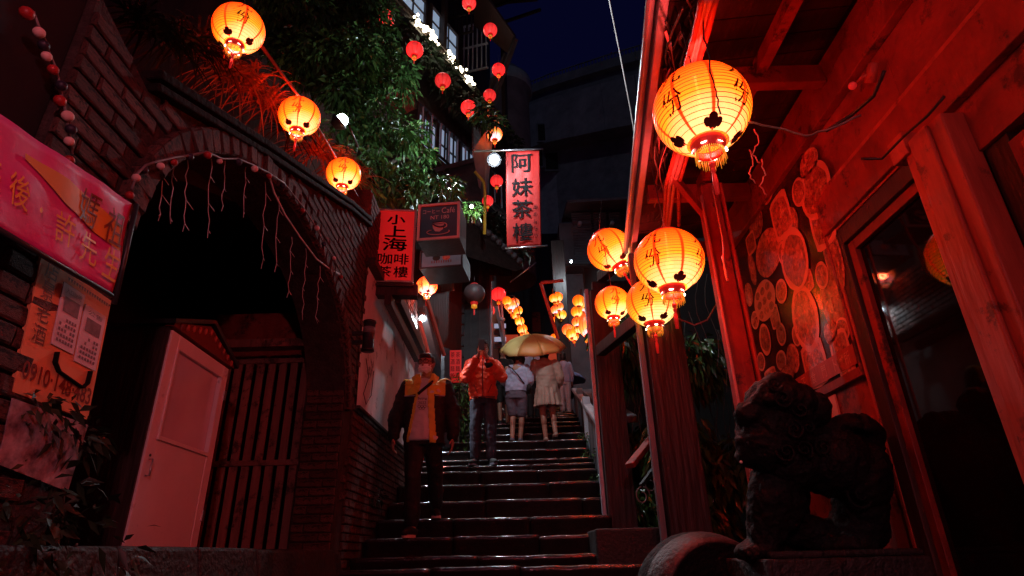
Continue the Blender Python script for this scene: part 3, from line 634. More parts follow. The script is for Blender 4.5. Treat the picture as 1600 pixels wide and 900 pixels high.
# ------------------------------------------------------------------ awning over the porch
aw = thing('porch_roof', 'dark boarded lean-to roof over the porch on the right, with a pale metal gutter', 'porch roof', (1.4, 2.5, 4.0))
E0, E1 = (.80, 1.75), (1.10, 4.25)      # eave line (x, y)
def ex(y): return E0[0] + (E1[0] - E0[0]) * (y - E0[1]) / (E1[1] - E0[1])
ya = -1.0
while ya < 5.0:
    yb = ya + .148; m = MB(); z = 4.16 + random.uniform(-.004, .004)
    m.hexa([(ex(ya), ya, z), (XR - .002, ya, z + .12), (XR - .002, yb, z + .12), (ex(yb), yb, z), (ex(ya), ya, z + .02), (XR - .002, ya, z + .14), (XR - .002, yb, z + .14), (ex(yb), yb, z + .02)])
    part(m, 'plank', 'roof_wood', aw); ya += .155
m = MB(); m.hexa([(ex(-1) - .1, -1, 4.19), (2.2, -1, 4.33), (2.2, 5.1, 4.33), (ex(5.1) - .1, 5.1, 4.19), (ex(-1) - .1, -1, 4.22), (2.2, -1, 4.36), (2.2, 5.1, 4.36), (ex(5.1) - .1, 5.1, 4.22)]); part(m, 'roof_sheet', 'black_metal', aw)
for y in (0.6, 1.55, 2.72, 3.95, 4.9):
    m = MB(); m.bar((ex(y) + .02, y, 4.06), (XR - .07, y, 4.06), .07, .13); part(m, 'rafter', 'red_paint', aw, bevel=.005)
m = MB(); m.bar((1.50, -1, 4.10), (1.50, 2.68, 4.10), .06, .09); m.bar((1.50, 2.76, 4.10), (1.50, 3.91, 4.10), .06, .09); part(m, 'purlin', 'red_paint', aw)
m = MB(); m.bar((ex(-1) - .03, -1, 4.14), (ex(5.1) - .03, 5.1, 4.14), .05, .12); part(m, 'fascia', 'grey_metal', aw, bevel=.006)
m = MB(); m.tube([(ex(-1) - .09, -1, 4.15), (ex(5.1) - .09, 5.1, 4.15)], .025, 10); part(m, 'gutter_pipe', 'grey_metal', aw)
m = MB(); m.bar((1.18, 3.6, 4.0), (1.50, 3.83, 3.72), .04, .06); solo(m, 'roof_brace', 'red_paint', 'short slanting brace between the red post and the porch roof', 'brace')
rp = thing('porch_post', 'slender square red post with a pale conduit, in front of the menu board', 'post', (1.52, 3.82, 0.9))
m = MB(); m.box(1.44, 1.57, 3.76, 3.88, 0.9, 4.03); part(m, 'shaft', 'red_paint', rp, bevel=.008)
m = MB(); m.tube([(1.425, 3.742, .9 + .15 * k) for k in range(21)], .010, 8); part(m, 'conduit', 'conduit', rp)
m = MB(); m.box(1.585, 1.60, 3.75, 3.79, .9, 4.02); part(m, 'edge_strip', 'red_trim', rp)
# heavy posts beside the stairs
def post(px0, px1, py, y, z0, z1, dep, lab, matn='post_wood'):
    a = PY(px0, py, y); b = PY(px1, py, y); m = MB(); w = b.x - a.x; nb = 3
    for k in range(nb):
        pass
    n = 14; vs = []
    for k in range(n + 1):
        z = z0 + (z1 - z0) * k / n; j = lambda s: .004 * noise.noise(Vector((z * 3, s, y)))
        vs += [(a.x + j(1), y + j(2), z), (b.x + j(3), y + j(4), z), (b.x + j(5), y + dep, z), (a.x + j(6), y + dep, z)]
    m.add(vs, [(k * 4 + q, k * 4 + (q + 1) % 4, k * 4 + 4 + (q + 1) % 4, k * 4 + 4 + q) for k in range(n) for q in range(4)] + [(3, 2, 1, 0), tuple(n * 4 + q for q in range(4))])
    t = thing('timber_post', lab, 'post', ((a.x + b.x) / 2, y + dep / 2, z0)); part(m, 'shaft', matn, t, bevel=.008)
    return t, a.x, b.x
t, ax, bx = post(943, 985, 700, 6.3, .6, 4.3, .22, 'thick timber post at the foot of the stair balustrade')
m = MB(); m.box(ax - .05, ax - .01, 6.4, 6.46, .6, 4.35); part(m, 'side_board', 'grey_metal', t, bevel=.004)
t, ax, bx = post(1032, 1095, 700, 4.75, .6, 4.02, .24, 'thickest timber post, between the curved handrail and the stone lion')
m = MB(); m.box(ax - .055, ax - .01, 4.83, 4.89, .6, 4.0); part(m, 'side_board', 'grey_plank', t, bevel=.004)
m = MB(); m.bar(P(938, 548, 6.4), P(1012, 488, 5.3), .10, .12); solo(m, 'knee_brace', 'post_wood', 'slanting timber brace between the two thick posts, under the lanterns', 'brace', bevel=.006)
m = MB(); m.bar((.95, 6.42, 4.36), (1.75, 6.42, 4.36), .12, .14); m.bar((1.30, 4.88, 4.2), (1.05, 6.3, 4.45), .1, .12); solo(m, 'tie_beam', 'post_wood', 'timber tie beam joining the tops of the thick posts', 'beam', bevel=.006)
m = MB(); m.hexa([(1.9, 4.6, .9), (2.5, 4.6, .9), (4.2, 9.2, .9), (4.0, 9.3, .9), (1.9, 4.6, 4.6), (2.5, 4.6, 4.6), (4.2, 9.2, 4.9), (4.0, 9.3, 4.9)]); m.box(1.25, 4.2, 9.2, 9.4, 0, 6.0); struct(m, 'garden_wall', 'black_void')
m = MB(); m.box(1.9, 6, 3.8, 12, 0, 1.3); m.box(1.1, 1.9, 4.8, 12, 0, 1.1); struct(m, 'side_terrace', 'earth')
# curved wooden handrail of the side stair
hr = thing('side_handrail', 'sloping wooden handrail with scrolled ironwork between the two thick posts', 'handrail', (1.25, 5.2, 1.2))
A, B = P(984, 728, 5.25), P(1046, 652, 6.0); m = MB(); m.bar(A, B, .09, .05); part(m, 'rail', 'red_paint', hr, bevel=.01)
m = MB(); m.bar(A + Vector((.1, .1, -.16)), B + Vector((.1, .1, -.16)), .03, .03); part(m, 'lower_rail', 'black_metal', hr)
m = MB()
for k in range(5):
    c = A.lerp(B, .1 + .2 * k) + Vector((.05, .05, -.30)); m.tube([c + Vector((.07 * math.cos(a) * (1 - a / 12), 0, .09 * math.sin(a) * (1 - a / 12))) for a in np.linspace(0, 8, 22)], .006, 5)
part(m, 'scrollwork', 'cable', hr)

# ================================================================== LANTERNS
LR, LH = .22, .19
def lr(z): return LR * math.sqrt(max(0.0, 1 - (z / LH) ** 2))
def shell_mb(n=48, ribs=20, detail=True):
    z0, z1 = -.172, .175; prof = []
    for i in range(ribs):
        a = z0 + (z1 - z0) * i / ribs; b = z0 + (z1 - z0) * (i + 1) / ribs
        prof.append((lr(a), a))
        if detail: prof.append((lr((a + b) / 2) + .0032, (a + b) / 2))
    prof.append((lr(z1), z1)); m = MB(); m.lathe(prof, n); return m
def surf(phi, z, off=.004): r = lr(z) + off; return (r * math.cos(phi), r * math.sin(phi), z)
def make_lantern(name, label, group, paper, loc, scale=1.0, yaw=0.0, tilt=(0, 0), detail=2, energy=0.0, lcol=(1, .2, .06), cord=None):
    key = (paper, detail)
    root = thing(name, label, 'lantern', loc, group)
    root.rotation_euler = (tilt[0], tilt[1], yaw); root.scale = (scale, scale, scale * 1.12)
    if key not in LPROTO:
        ms = {}
        if detail == 2:
            ms['paper_shell'] = shell_mb().mesh('paper_shell', paper)
            m = MB()
            for i in range(1, 20):
                z = -.172 + .347 * i / 20; r = lr(z) + .0008
                m.tube([(r * math.cos(a), r * math.sin(a), z) for a in np.linspace(0, 2 * PI, 49)], .0017, 3, cap=False)
            ms['wire_ribs'] = m.mesh('wire_ribs', 'lantern_frame')
            m = MB()
            for q in range(4):
                ph = -PI / 2 + PI / 4 + q * PI / 2 - .09
                text(m, '份', lambda u, v: surf(ph + u / .2, v), 0, -.045, h=.100, bold=.006)
                text(m, '九', lambda u, v: surf(ph + u / .17, v), 0, .078, h=.098, bold=.006)
            for q in range(4):
                ph = -PI / 2 + q * PI / 2
                for (du_, dz_, rr) in ((-.028, -.155, .015), (.0, -.146, .019), (.028, -.156, .015), (.010, -.160, .014), (-.010, -.160, .014)):
                    m.add([surf(ph + (du_ + rr * math.cos(a)) / .14, dz_ + .8 * rr * math.sin(a), .0045 + rr * .05) for a in np.linspace(0, 2 * PI, 13)[:-1]], [tuple(range(12))])
            ms['lettering'] = m.mesh('lettering', 'lantern_ink')
            m = MB(); m.lathe([(.078, -.168), (.082, -.176), (.080, -.186), (.070, -.205), (.062, -.222), (.056, -.224), (.060, -.205), (.070, -.180)], 28); ms['collar'] = m.mesh('collar', 'lantern_red_cloth')
            m = MB()
            for q in range(6):
                a0 = q * PI / 3; m.add([((.0705 + .0035 + (-.0085 * (dz / .012))) * math.cos(a0 + du), (.0705 + .0035 + (-.0085 * (dz / .012))) * math.sin(a0 + du), -.205 + dz - .0) for du, dz in [(.19 * math.cos(t), .0105 * math.sin(t)) for t in np.linspace(0, 2 * PI, 11)[:-1]]], [tuple(range(10))])
            ms['collar_cutout'] = m.mesh('collar_cutout', 'bulb_warm')
            m = MB()
            for q in range(46):
                a = q * 2 * PI / 46; r = .064; l = random.uniform(.035, .052); j = random.uniform(-.006, .006)
                m.tube([(r * math.cos(a), r * math.sin(a), -.218), ((r + j) * math.cos(a), (r + j) * math.sin(a), -.222 - l)], [.0026, .0016], 4)
            ms['fringe'] = m.mesh('fringe', 'gold_thread')
            m = MB(); m.lathe([(.004, -.19), (.004, -.262), (.013, -.268), (.016, -.280), (.010, -.292), (.006, -.296), (.011, -.300), (.012, -.312), (.006, -.318), (.010, -.325), (.013, -.36), (.010, -.415), (.0, -.416)], 10)
            ms['tassel'] = m.mesh('tassel', 'lantern_red_cloth')
            m = MB(); m.lathe([(.088, .172), (.088, .186), (.080, .190), (.070, .190)], 28); m.tube([(-.085, 0, .188), (0, 0, .215), (.085, 0, .188)], .003, 5); ms['top_ring'] = m.mesh('top_ring', 'lantern_red_cloth')
            m = MB(); m.ell((0, 0, -.02), (.026, .026, .034), 12); m.tube([(0, 0, .01), (0, 0, .19)], .006, 6); ms['bulb'] = m.mesh('bulb', 'bulb_warm')
        else:
            n = 24 if detail == 1 else 14
            ms['paper_shell'] = shell_mb(n, 10 if detail == 1 else 6, False).mesh('paper_shell', paper)
            m = MB(); m.lathe([(.078, -.168), (.080, -.186), (.056, -.224)], 10); m.lathe([(.088, .172), (.080, .19)], 10); ms['collar'] = m.mesh('collar', 'lantern_red_cloth')
            m = MB(); m.lathe([(.058, -.224), (.062, -.27), (.05, -.272)], 10); ms['fringe'] = m.mesh('fringe', 'gold_thread')
            m = MB(); m.lathe([(.005, -.20), (.005, -.30), (.016, -.31), (.014, -.41)], 6); ms['tassel'] = m.mesh('tassel', 'lantern_red_cloth')
        LPROTO[key] = ms
    for k, me in LPROTO[key].items():
        o = bpy.data.objects.new(k, me); C.objects.link(o); o.parent = root
    if cord: 
        m = MB(); R_ = root.rotation_euler.to_matrix().inverted(); v = (Vector(cord) - Vector(loc)); v = R_ @ v / scale; v.z /= 1.12
        m.tube([(0, 0, .19), tuple(v)], .004 / scale ** .5, 5); o = bpy.data.objects.new('cord', m.mesh('cord', 'black_cable')); C.objects.link(o); o.parent = root
    if energy: light('lantern_light', (0, 0, -.02), energy, lcol, .05, root)
    return root
LPROTO = {}
GR = 'big yellow paper lanterns hanging from the porch roof'
RED = (1, .05, .04)
big = [((1096, 172), 73, 'largest yellow paper lantern, highest on the right, lettered in dark ink', 3.0, -.09, (.0, .0)),
       ((1045, 408), 53, 'bright yellow lantern in the middle of the right cluster, in front of the others', 4.4, .15, (0, .02)),
       ((1018, 473), 39, 'yellow lantern partly hidden behind the brightest cluster lantern, lowest of the cluster', 1.5, .5, (0, 0)),
       ((957, 474), 27, 'smallest round yellow lantern of the right cluster, at its lower left', 1.5, .9, (0, .05)),
       ((952, 390), 34, 'orange-red tilted lantern at the upper left of the right cluster', 2.5, .3, (-.12, -.42))]
ZC = [2.78, 3.83, 5.08, 5.4, 5.9]
for (pp, r, lab, en, yaw, tilt), zc in zip(big, ZC):
    c = P(pp[0], pp[1], zc); sc = r * zc / FPX / LR
    make_lantern('paper_lantern', lab, GR, 'lantern_paper', c, sc, yaw, tilt, 2, en * 26, RED, cord=(c.x - .02, c.y + .03, 4.1 if zc < 5 else c.z + .6))
GL = 'yellow lanterns hanging from the bamboo pole over the brick wall'
for (pp, r, lab, zc) in [((373, 45), 38, 'yellow lantern at the upper left, nearest end of the bamboo pole', 3.6), ((468, 182), 31, 'yellow lantern midway along the bamboo pole, above the arch', 4.4),
                         ((537, 272), 26, 'yellow lantern at the far lower end of the bamboo pole, partly behind the coping', 5.2)]:
    c = P(pp[0], pp[1], zc); make_lantern('paper_lantern', lab, GL, 'lantern_paper', c, r * zc / FPX / LR, random.uniform(0, 1.5), (0, 0), 2, 60, (1, .12, .08), cord=(c.x, c.y, c.z + .3))
for lab, c in (('added unseen yellow lantern above the viewer, lighting the near walls', (.78, .35, 3.55)), ('added unseen yellow lantern behind the viewer, lighting the near walls', (.75, -1.3, 3.6)), ('added unseen pink lantern behind the viewer, filling the left side and people with light', (.25, -1.3, 3.0))):  # lanterns added out of view to light the near walls and people
    make_lantern('paper_lantern', lab, GR, 'lantern_paper' if c[0] > .5 else 'lantern_paper_pink_fill', c, 1.0, .4, (0, 0), 2, 18 if c[0] > .5 else 880, (1, .15, .15) if c[0] > .5 else (1, .60, .78), cord=(c[0], c[1], 4.1))
c = P(667, 447, 8.2); make_lantern('paper_lantern', 'orange lantern hanging beside the red vertical signboard', None, 'lantern_paper_orange', c, 16 * 8.2 / FPX / LR, .4, (0, 0), 2, 110, (1, .35, .3), cord=(c.x, c.y, c.z + .35))
c = P(580, 346, 6.9); make_lantern('paper_lantern', 'small bright lantern mostly hidden behind the left edge of the red signboard', None, 'lantern_paper', c, 11 * 6.9 / FPX / LR, .4, (0, 0), 1, 60, (1, .5, .3), cord=(c.x, c.y, c.z + .3))

# ================================================================== FAR LEFT: banner, poster, ball strings
def sheet(fn, nu, nv, wob=0.0, seed=0):
    m = MB(); vs = []
    for i in range(nu + 1):
        for j in range(nv + 1):
            u, v = i / nu, j / nv; p = fn(u, v); w = wob * noise.noise(Vector((u * 4.5 + seed, v * 2.2, seed)))
            vs.append(p + WN * w)
    m.add(vs, [(i * (nv + 1) + j, (i + 1) * (nv + 1) + j, (i + 1) * (nv + 1) + j + 1, i * (nv + 1) + j + 1) for i in range(nu) for j in range(nv)], 0, True); return m
WN = X_
xb = XW + .10
bt = [PX(-60, 325, xb), PX(175, 462, xb), PX(207, 318, xb), PX(-60, 138, xb)]
Bm = quadmap(*bt); bw = lambda u, v, o=0: Bm(u, v) + X_ * (.014 * noise.noise(Vector((u * 4.5 + 3, v * 2.2, 3))) + o)
ban = thing('vinyl_banner', 'crimson vinyl banner with yellow characters stretched across the far left', 'banner', (xb, bt[1].y, bt[1].z - .02))
m = MB(); vs = []
for i in range(41):
    for j in range(13): vs.append(bw(i / 40, j / 12))
m.add(vs, [(i * 13 + j, (i + 1) * 13 + j, (i + 1) * 13 + j + 1, i * 13 + j + 1) for i in range(40) for j in range(12)], 0, True); o = part(m, 'banner_sheet', 'vinyl_pink', ban)
md = o.modifiers.new('t', 'SOLIDIFY'); md.thickness = .003; md.offset = -1
m = MB(); n = 24; vs = []
for i in range(n + 1):
    u = .30 + .66 * i / n; c = .78 - .20 * i / n; w = .03 + .11 * min(1, i / 9)
    vs += [bw(u, c - w, .005), bw(u, c + w * .8, .005)]
m.add(vs, [(2 * i, 2 * i + 2, 2 * i + 3, 2 * i + 1) for i in range(n)], 0, True); part(m, 'orange_swoosh', 'vinyl_orange', ban)
fn = lambda u, v: bw(u, v, .008)
m = MB(); text(m, '後', fn, .27, .42, w=.10, h=.30); text(m, '·', fn, .40, .37, w=.02, h=.05); text(m, '許', fn, .56, .33, w=.125, h=.30); text(m, '先', fn, .745, .30, w=.12, h=.31); text(m, '生', fn, .915, .27, w=.12, h=.31); text(m, '俠', fn, .13, .47, w=.10, h=.3)
part(m, 'lettering', 'print_yellow', ban)
m = MB(); text(m, '媽', fn, .70, .67, w=.13, h=.34, bold=0); text(m, '祖', fn, .895, .64, w=.14, h=.36, bold=0); part(m, 'large_lettering', 'print_red', ban, label='large dark red characters on the orange swoosh')
m = MB(); m.tube([bt[0], bt[1]], .008, 6); m.tube([bt[2] + Vector((0, .02, .01)), bt[1] + Vector((0, .02, -.02))], .009, 6); part(m, 'batten', 'black_metal', ban)
# poster board
xp = XW + .02
pq = [PX(20, 612, xp), PX(137, 656, xp), PX(174, 470, xp), PX(66, 396, xp)]
Pm = quadmap(*pq); pf = lambda u, v, o=.004: Pm(u, v) + X_ * o
pos = thing('notice_board', 'orange-red hand-lettered poster with two pale notices, below the crimson banner', 'poster', (xp, pq[0].y, pq[0].z - .02))
m = MB(); q = [pf(0, 0, -.012), pf(1, 0, -.012), pf(1, 1, -.012), pf(0, 1, -.012), pf(0, 0, 0), pf(1, 0, 0), pf(1, 1, 0), pf(0, 1, 0)]; m.hexa(q); part(m, 'poster_sheet', 'poster_paper', pos)
for a, b in (((.30, .42), (.60, .90)), ((.63, .38), (.95, .84))):
    (u0, v0), (u1, v1) = a, b
    m = MB(); m.hexa([pf(u0, v0, .002), pf(u1, v0, .002), pf(u1, v1, .002), pf(u0, v1, .002), pf(u0, v0, .005), pf(u1, v0, .005), pf(u1, v1, .005), pf(u0, v1, .005)]); nt_ = part(m, 'notice', 'notice_paper', pos)
    m = MB(); f2 = lambda u, v: pf(u0 + (u1 - u0) * u, v0 + (v1 - v0) * v, .0062)
    m.add([f2(.15, .56), f2(.85, .56), f2(.85, .80), f2(.15, .80)], [(0, 1, 2, 3)])
    for r_ in range(5):
        for c_ in range(6):
            if random.random() < .85: x = .12 + .13 * c_; z = .08 + .085 * r_; m.add([f2(x, z), f2(x + .09, z), f2(x + .09, z + .05), f2(x, z + .05)], [(0, 1, 2, 3)])
    text(m, '入口說明' if a[0] < .5 else '公告', f2, .5, .90, w=.7, h=.09); part(m, 'notice_print', 'notice_print', nt_)
m = MB(); fn = lambda u, v: pf(u, v)
for ch, v in (('店', .92), ('景', .76), ('老', .60), ('酒', .44)): text(m, ch, fn, .14, v, w=.16, h=.135)
text(m, '0910·148·483', fn, .5, .17, w=.92, h=.13, bold=.015, shear=.02)
for k in range(17): 
    u = .34 + .038 * k; m.add([pf(u, .955, .004), pf(u + .034, .955, .004), pf(u + .017, .925, .004)], [(0, 1, 2)])
part(m, 'lettering', 'print_red', pos)
m = MB()
for a, b in (((.38, .38), (.38, .30)), ((.38, .30), (.45, .25)), ((.45, .25), (.80, .21)), ((.80, .21), (.86, .26)), ((.86, .26), (.87, .36))): m.bar(pf(*a, .006), pf(*b, .006), .004, .018, up=X_)
part(m, 'black_bracket', 'print_black', pos)
fq = [PX(-6, 725, xp), PX(104, 768, xp), PX(136, 664, xp), PX(18, 622, xp)]; m = MB(); m.hexa(fq + [p + X_ * .004 for p in fq])
fpo = solo(m, 'faded_poster', 'faded_print', 'faded pale poster half hidden by leaves under the orange-red poster', 'poster')

def ball_string(lab, pts, label_prefix, bulbs=None):
    t = thing('ball_garland', lab, 'garland', pts[len(pts) // 2])
    m = MB(); m.tube(pts, .005, 5); part(m, 'string', 'cable', t)
    for i, p in enumerate(pts):
        mt = ['ball_red', 'ball_pink', 'ball_black', 'ball_pink', 'ball_red', 'ball_black'][i % 6]; r = random.uniform(.014, .020)
        m = MB(); m.ell(Vector(p) + Vector((random.uniform(-.01, .015), random.uniform(-.01, .01), -.018)), (r, r, r * .95), 12); part(m, 'ball', mt, t)
ball_string('garland of red, pink and black felt balls down the near edge of the brick wall', [PX(x, y, XW + .05) for x, y in [(52, 18), (60, 40), (70, 62), (77, 84), (86, 104), (92, 126), (96, 148), (102, 172), (105, 194), (110, 216), (113, 240)]], '')
ap = [(206, 296), (214, 272), (228, 258), (246, 252), (272, 246), (300, 242), (322, 237), (347, 248), (372, 248), (396, 258), (420, 270), (445, 287), (474, 324), (492, 352), (505, 378), (520, 400), (535, 430)]
ball_string('garland of red, pink and black felt balls following the brick arch', [PX(x, y, XW + .06) for x, y in ap], '')
# icicle lights: unlit pale wires hanging in the arch
ic = thing('icicle_lights', 'unlit pale icicle light wires hanging across the dark arch', 'string lights', PX(330, 300, XW - .05))
dr_ = [(255, 252, 345), (272, 250, 350), (293, 250, 362), (330, 248, 372), (352, 250, 330), (385, 258, 340), (415, 268, 420), (436, 300, 425), (456, 370, 465), (478, 388, 500), (500, 412, 505)]
m = MB()
for (x, y0, y1) in dr_:
    pts = []; n = 9; zc0 = None
    for k in range(n + 1):
        py = y0 + (y1 - y0) * k / n; pts.append(PX(x + (random.uniform(-2.2, 2.2) if k else 0) - 2 * k / n * 3, py, XW - .02))
    w_ = MB(); w_.tube(pts, .0022, 4)
    for p in pts[2::3]: w_.tube([p, p + Vector((.02, random.uniform(-.04, .04), -.03))], .002, 4)
    part(w_, 'drop_wire', 'pale_wire', ic)
w_ = MB(); w_.tube([PX(x, y, XW + .03) for x, y in [(420, 272), (428, 300), (445, 335), (470, 372), (495, 405), (515, 420), (530, 428)]], .006, 5); part(w_, 'lead_wire', 'pale_wire', ic)

# bamboo pole and strap-leaved plants on the coping
m = MB(); pp_ = [P(400, 60, 3.9), P(440, 115, 4.2), P(470, 155, 4.5), P(515, 230, 5.0), P(560, 310, 5.8), P(585, 345, 6.2)]
m.tube(pp_, [.013, .012, .012, .011, .011, .010], 8); solo(m, 'bamboo_pole', 'bamboo', 'slanting bamboo pole above the brick wall, carrying three yellow lanterns', 'pole')
def strap_plant(name, lab, c, n, L, matn, spread=1.0, group=None, dirn=(0, 0, 0)):
    c = Vector(c); m = MB()
    for k in range(n):
        a = random.uniform(0, 2 * PI); el = random.uniform(.3, 1.3); l = L * random.uniform(.5, 1.1); d = Vector((math.cos(a) * math.cos(el) * spread, math.sin(a) * math.cos(el) * spread, math.sin(el))) + Vector(dirn)
        s = d.cross(Z_).normalized() * .0075; b = c + Vector((random.uniform(-.06, .06), random.uniform(-.06, .06), 0)); vs = []; N_ = 6
        for j in range(N_ + 1):
            t = j / N_; p = b + d * l * t - Z_ * l * .85 * t * t; w = (1 - t) ** .6 + .05; vs += [p - s * w, p + s * w]
        m.add(vs, [(2 * j, 2 * j + 2, 2 * j + 3, 2 * j + 1) for j in range(N_)])
    return solo(m, name, matn, lab, 'plant', group)
GP = 'dry strap-leaved plants along the top of the brick wall'
for i, (px, py, zc, L, mt) in enumerate([(210, 62, 2.45, .34, 'dark_leaf'), (262, 84, 2.75, .38, 'dark_leaf'), (300, 95, 3.0, .40, 'dark_leaf'), (345, 130, 3.2, .42, 'dry_leaf'), (385, 150, 3.5, .42, 'dry_leaf'), (410, 180, 3.8, .45, 'dry_leaf'), (445, 215, 4.1, .42, 'dark_leaf'), (490, 250, 4.6, .48, 'dry_leaf'), (520, 268, 5.0, .5, 'dry_leaf'), (548, 292, 5.4, .45, 'dry_leaf')]):
    zc += .75; c = P(px, py + 10, zc); labs = ['dark strap-leaved plant at the near end of the wall top', 'dark strap-leaved plant, second from the near end of the wall top', 'dark strap-leaved plant on the wall top under the first yellow lantern', 'dry grassy plant just below the first yellow lantern', 'dry grassy plant right of the first yellow lantern', 'dry grassy plant left of the middle yellow lantern', 'dark leafy clump below the middle yellow lantern', 'dry arching grass between the middle and far yellow lanterns', 'tall dry grass just left of the far yellow lantern', 'dry grass hanging over the far end of the wall top']
    strap_plant('grassy_plant', labs[i], c + Z_ * .17, 80, L * 1.15, mt, 1.0, GP)
# plants at the lower left
def bush(name, lab, E, n, size, matn, cat='shrub', stem_to=None, group=None, aspect=.34, droop=.35, shell=.3):
    c0 = Vector(E[0][0]); base = Vector(stem_to) if stem_to else c0 - Z_ * E[0][1][2]
    t = thing(name, lab, cat, base, group); Pn, Dn = in_ellipsoids([(tuple(e[0]), e[1]) for e in E], n, shell)
    me = leaf_mesh('foliage', Pn, Dn, size, matn, droop, aspect, origin=tuple(base)); part(me, 'foliage', matn, t, local=True)
    m = MB()
    for e in E[:14]:
        c = Vector(e[0]); mid = base.lerp(c, .5) + Vector((random.uniform(-.1, .1), random.uniform(-.1, .1), 0)) * (c - base).length * .4
        m.tube([base, mid, c], [.010 + .03 * (c - base).length / 3, .008 + .012 * (c - base).length / 3, .004], 6)
    part(m, 'stem', 'bark', t); return t
bush('broadleaf_plant', 'dark leafy plant hanging in front of the poster at the left edge', [(P(60, 650, 1.75), (.13, .10, .08)), (P(105, 680, 1.85), (.12, .12, .07)), (P(20, 630, 1.7), (.1, .1, .07))], 260, .055, 'dark_leaf', stem_to=P(90, 840, 1.9))
bush('broadleaf_plant', 'dark bushy plant in the lower left corner', [(P(30, 790, 1.7), (.22, .2, .16)), (P(120, 850, 1.8), (.2, .2, .14)), (P(-30, 860, 1.6), (.2, .2, .2))], 420, .055, 'dark_leaf', stem_to=P(60, 1000, 1.9))

# ================================================================== SIGNS ON THE LEFT
def light_box(name, lab, cat, px, zc, face, frame_mat, depth, draw, fr=.03, yaw=0.0, side_mat=None):
    """box sign: px=(x0,y0,x1,y1) of its front at distance zc"""
    tl = P(px[0], px[1], zc); br = P(px[2], px[3], zc); w = (br - P(px[0], px[3], zc)).length; h = abs(tl.z - br.z) ; h = (tl - P(px[0], px[3], zc)).length
    c = P((px[0] + px[2]) / 2, (px[1] + px[3]) / 2, zc)
    U = Vector((math.cos(yaw), math.sin(yaw), 0)); N = Vector((math.sin(yaw), -math.cos(yaw), 0)); t = thing(name, lab, cat, (c.x, c.y, c.z - h / 2))
    m = MB(); m.frame(c, U, Z_, N, -w / 2 + .004, w / 2 - .004, -h / 2 + .004, h / 2 - .004, -depth, -.012); part(m, 'cabinet', side_mat or frame_mat, t)
    m = MB(); m.frame(c, U, Z_, N, -w / 2 + fr, w / 2 - fr, -h / 2 + fr, h / 2 - fr, -.0115, -.004); fc = part(m, 'face_panel', face, t)
    m = MB(); m.frame(c, U, Z_, N, -w / 2, -w / 2 + fr, -h / 2, h / 2, -.0115, .012); m.frame(c, U, Z_, N, w / 2 - fr, w / 2, -h / 2, h / 2, -.0115, .012)
    m.frame(c, U, Z_, N, -w / 2 + fr, w / 2 - fr, h / 2 - fr, h / 2, -.0115, .010); m.frame(c, U, Z_, N, -w / 2 + fr, w / 2 - fr, -h / 2, -h / 2 + fr, -.0115, .010); part(m, 'frame', frame_mat, t, bevel=.003)
    fn = lambda u, v: c + U * (u * (w / 2 - fr)) + Z_ * (v * (h / 2 - fr)) - N * .002 ; fn2 = lambda u, v, o: fn(u, v) + N * o
    draw(fn2, t, w, h); return t, c, w, h, U, N
mat('sign_frame', (0.55, 0.42, 0.36), (0.7, 0.55, 0.47), 7, 0.25, 0.2, 20, metal=0.5)
def d1(fn, t, w, h):
    m = MB(); a = w / h
    for ch, v, s in (('小', .75, .95), ('上', .40, 1.1), ('海', .02, 1.25)): text(m, ch, lambda x, y: fn(x, y, 0), .04, v, w=s, h=s * .29, bold=.0, fat=.022)
    for ch, u, v in (('咖', -.42, -.40), ('啡', .44, -.40), ('茶', -.42, -.76), ('樓', .44, -.76)): text(m, ch, lambda x, y: fn(x, y, 0), u, v, w=.74, h=.30, bold=0, fat=.012)
    part(m, 'lettering', 'print_black', t)
sg, c, w, h, U, N = light_box('vertical_signboard', 'red vertical signboard reading 小上海 with a metal frame, jutting from the brick wall', 'sign', (583, 318, 648, 447), 6.2, 'sign_red', 'sign_frame', .12, d1, fr=.022, yaw=.12, side_mat='sign_frame')
m = MB(); m.bar(c + U * -.55 - Z_ * (h / 2 + .03), c + U * (w / 2) - Z_ * (h / 2 + .03), .03, .03); m.frame(c, U, Z_, N, -w / 2, w / 2 + .05, -h / 2 - .13, -h / 2 - .005, -.14, -.02); part(m, 'bracket', 'dark_wood', sg)
def d2(fn, t, w, h):
    m = MB(); f = lambda x, y: fn(x, y, 0)
    text(m, 'コーヒー', f, -.42, .66, w=.92, h=.26, bold=.004); text(m, 'Café', f, .50, .68, w=.72, h=.36, bold=.004); text(m, 'NT 180', f, .05, .26, w=1.0, h=.24, bold=.004)
    part(m, 'lettering', 'sign_pink', t)
    m = MB(); rng_ = [(-.34, -.10), (.30, -.06), (.24, -.52), (.05, -.66), (-.18, -.62), (-.30, -.42)]; m.add([fn(a, b, .001) for a, b in rng_], [tuple(range(6))[::-1]])
    m.tube([fn(.30 + .14 * math.cos(a), -.28 + .14 * math.sin(a), .001) for a in np.linspace(-1.6, 1.6, 9)], .006, 5); m.tube([fn(-.02 + .60 * math.cos(a), -.66 + .17 * math.sin(a), .001) for a in np.linspace(2.2, 6.6, 20)], .005, 5)
    m2 = MB(); m2.tube([fn(-.33 + .62 * k / 8, -.16 - .22 * math.sin(k / 8 * 2.2), .004) for k in range(9)], .010, 5); m2.tube([fn(-.02 + .33 * math.cos(a), -.09 + .07 * math.sin(a), .003) for a in np.linspace(0, 6.28, 18)], .004, 4)
    part(m, 'cup_drawing', 'sign_pink', t); part(m2, 'cup_outline', 'sign_navy', t)
light_box('coffee_sign', 'dark square coffee sign with a drawn cup and the price NT 180', 'sign', (652, 313, 719, 378), 6.9, 'sign_navy', 'sign_pink', .42, d2, fr=.03, yaw=-.10, side_mat='dark_wood')
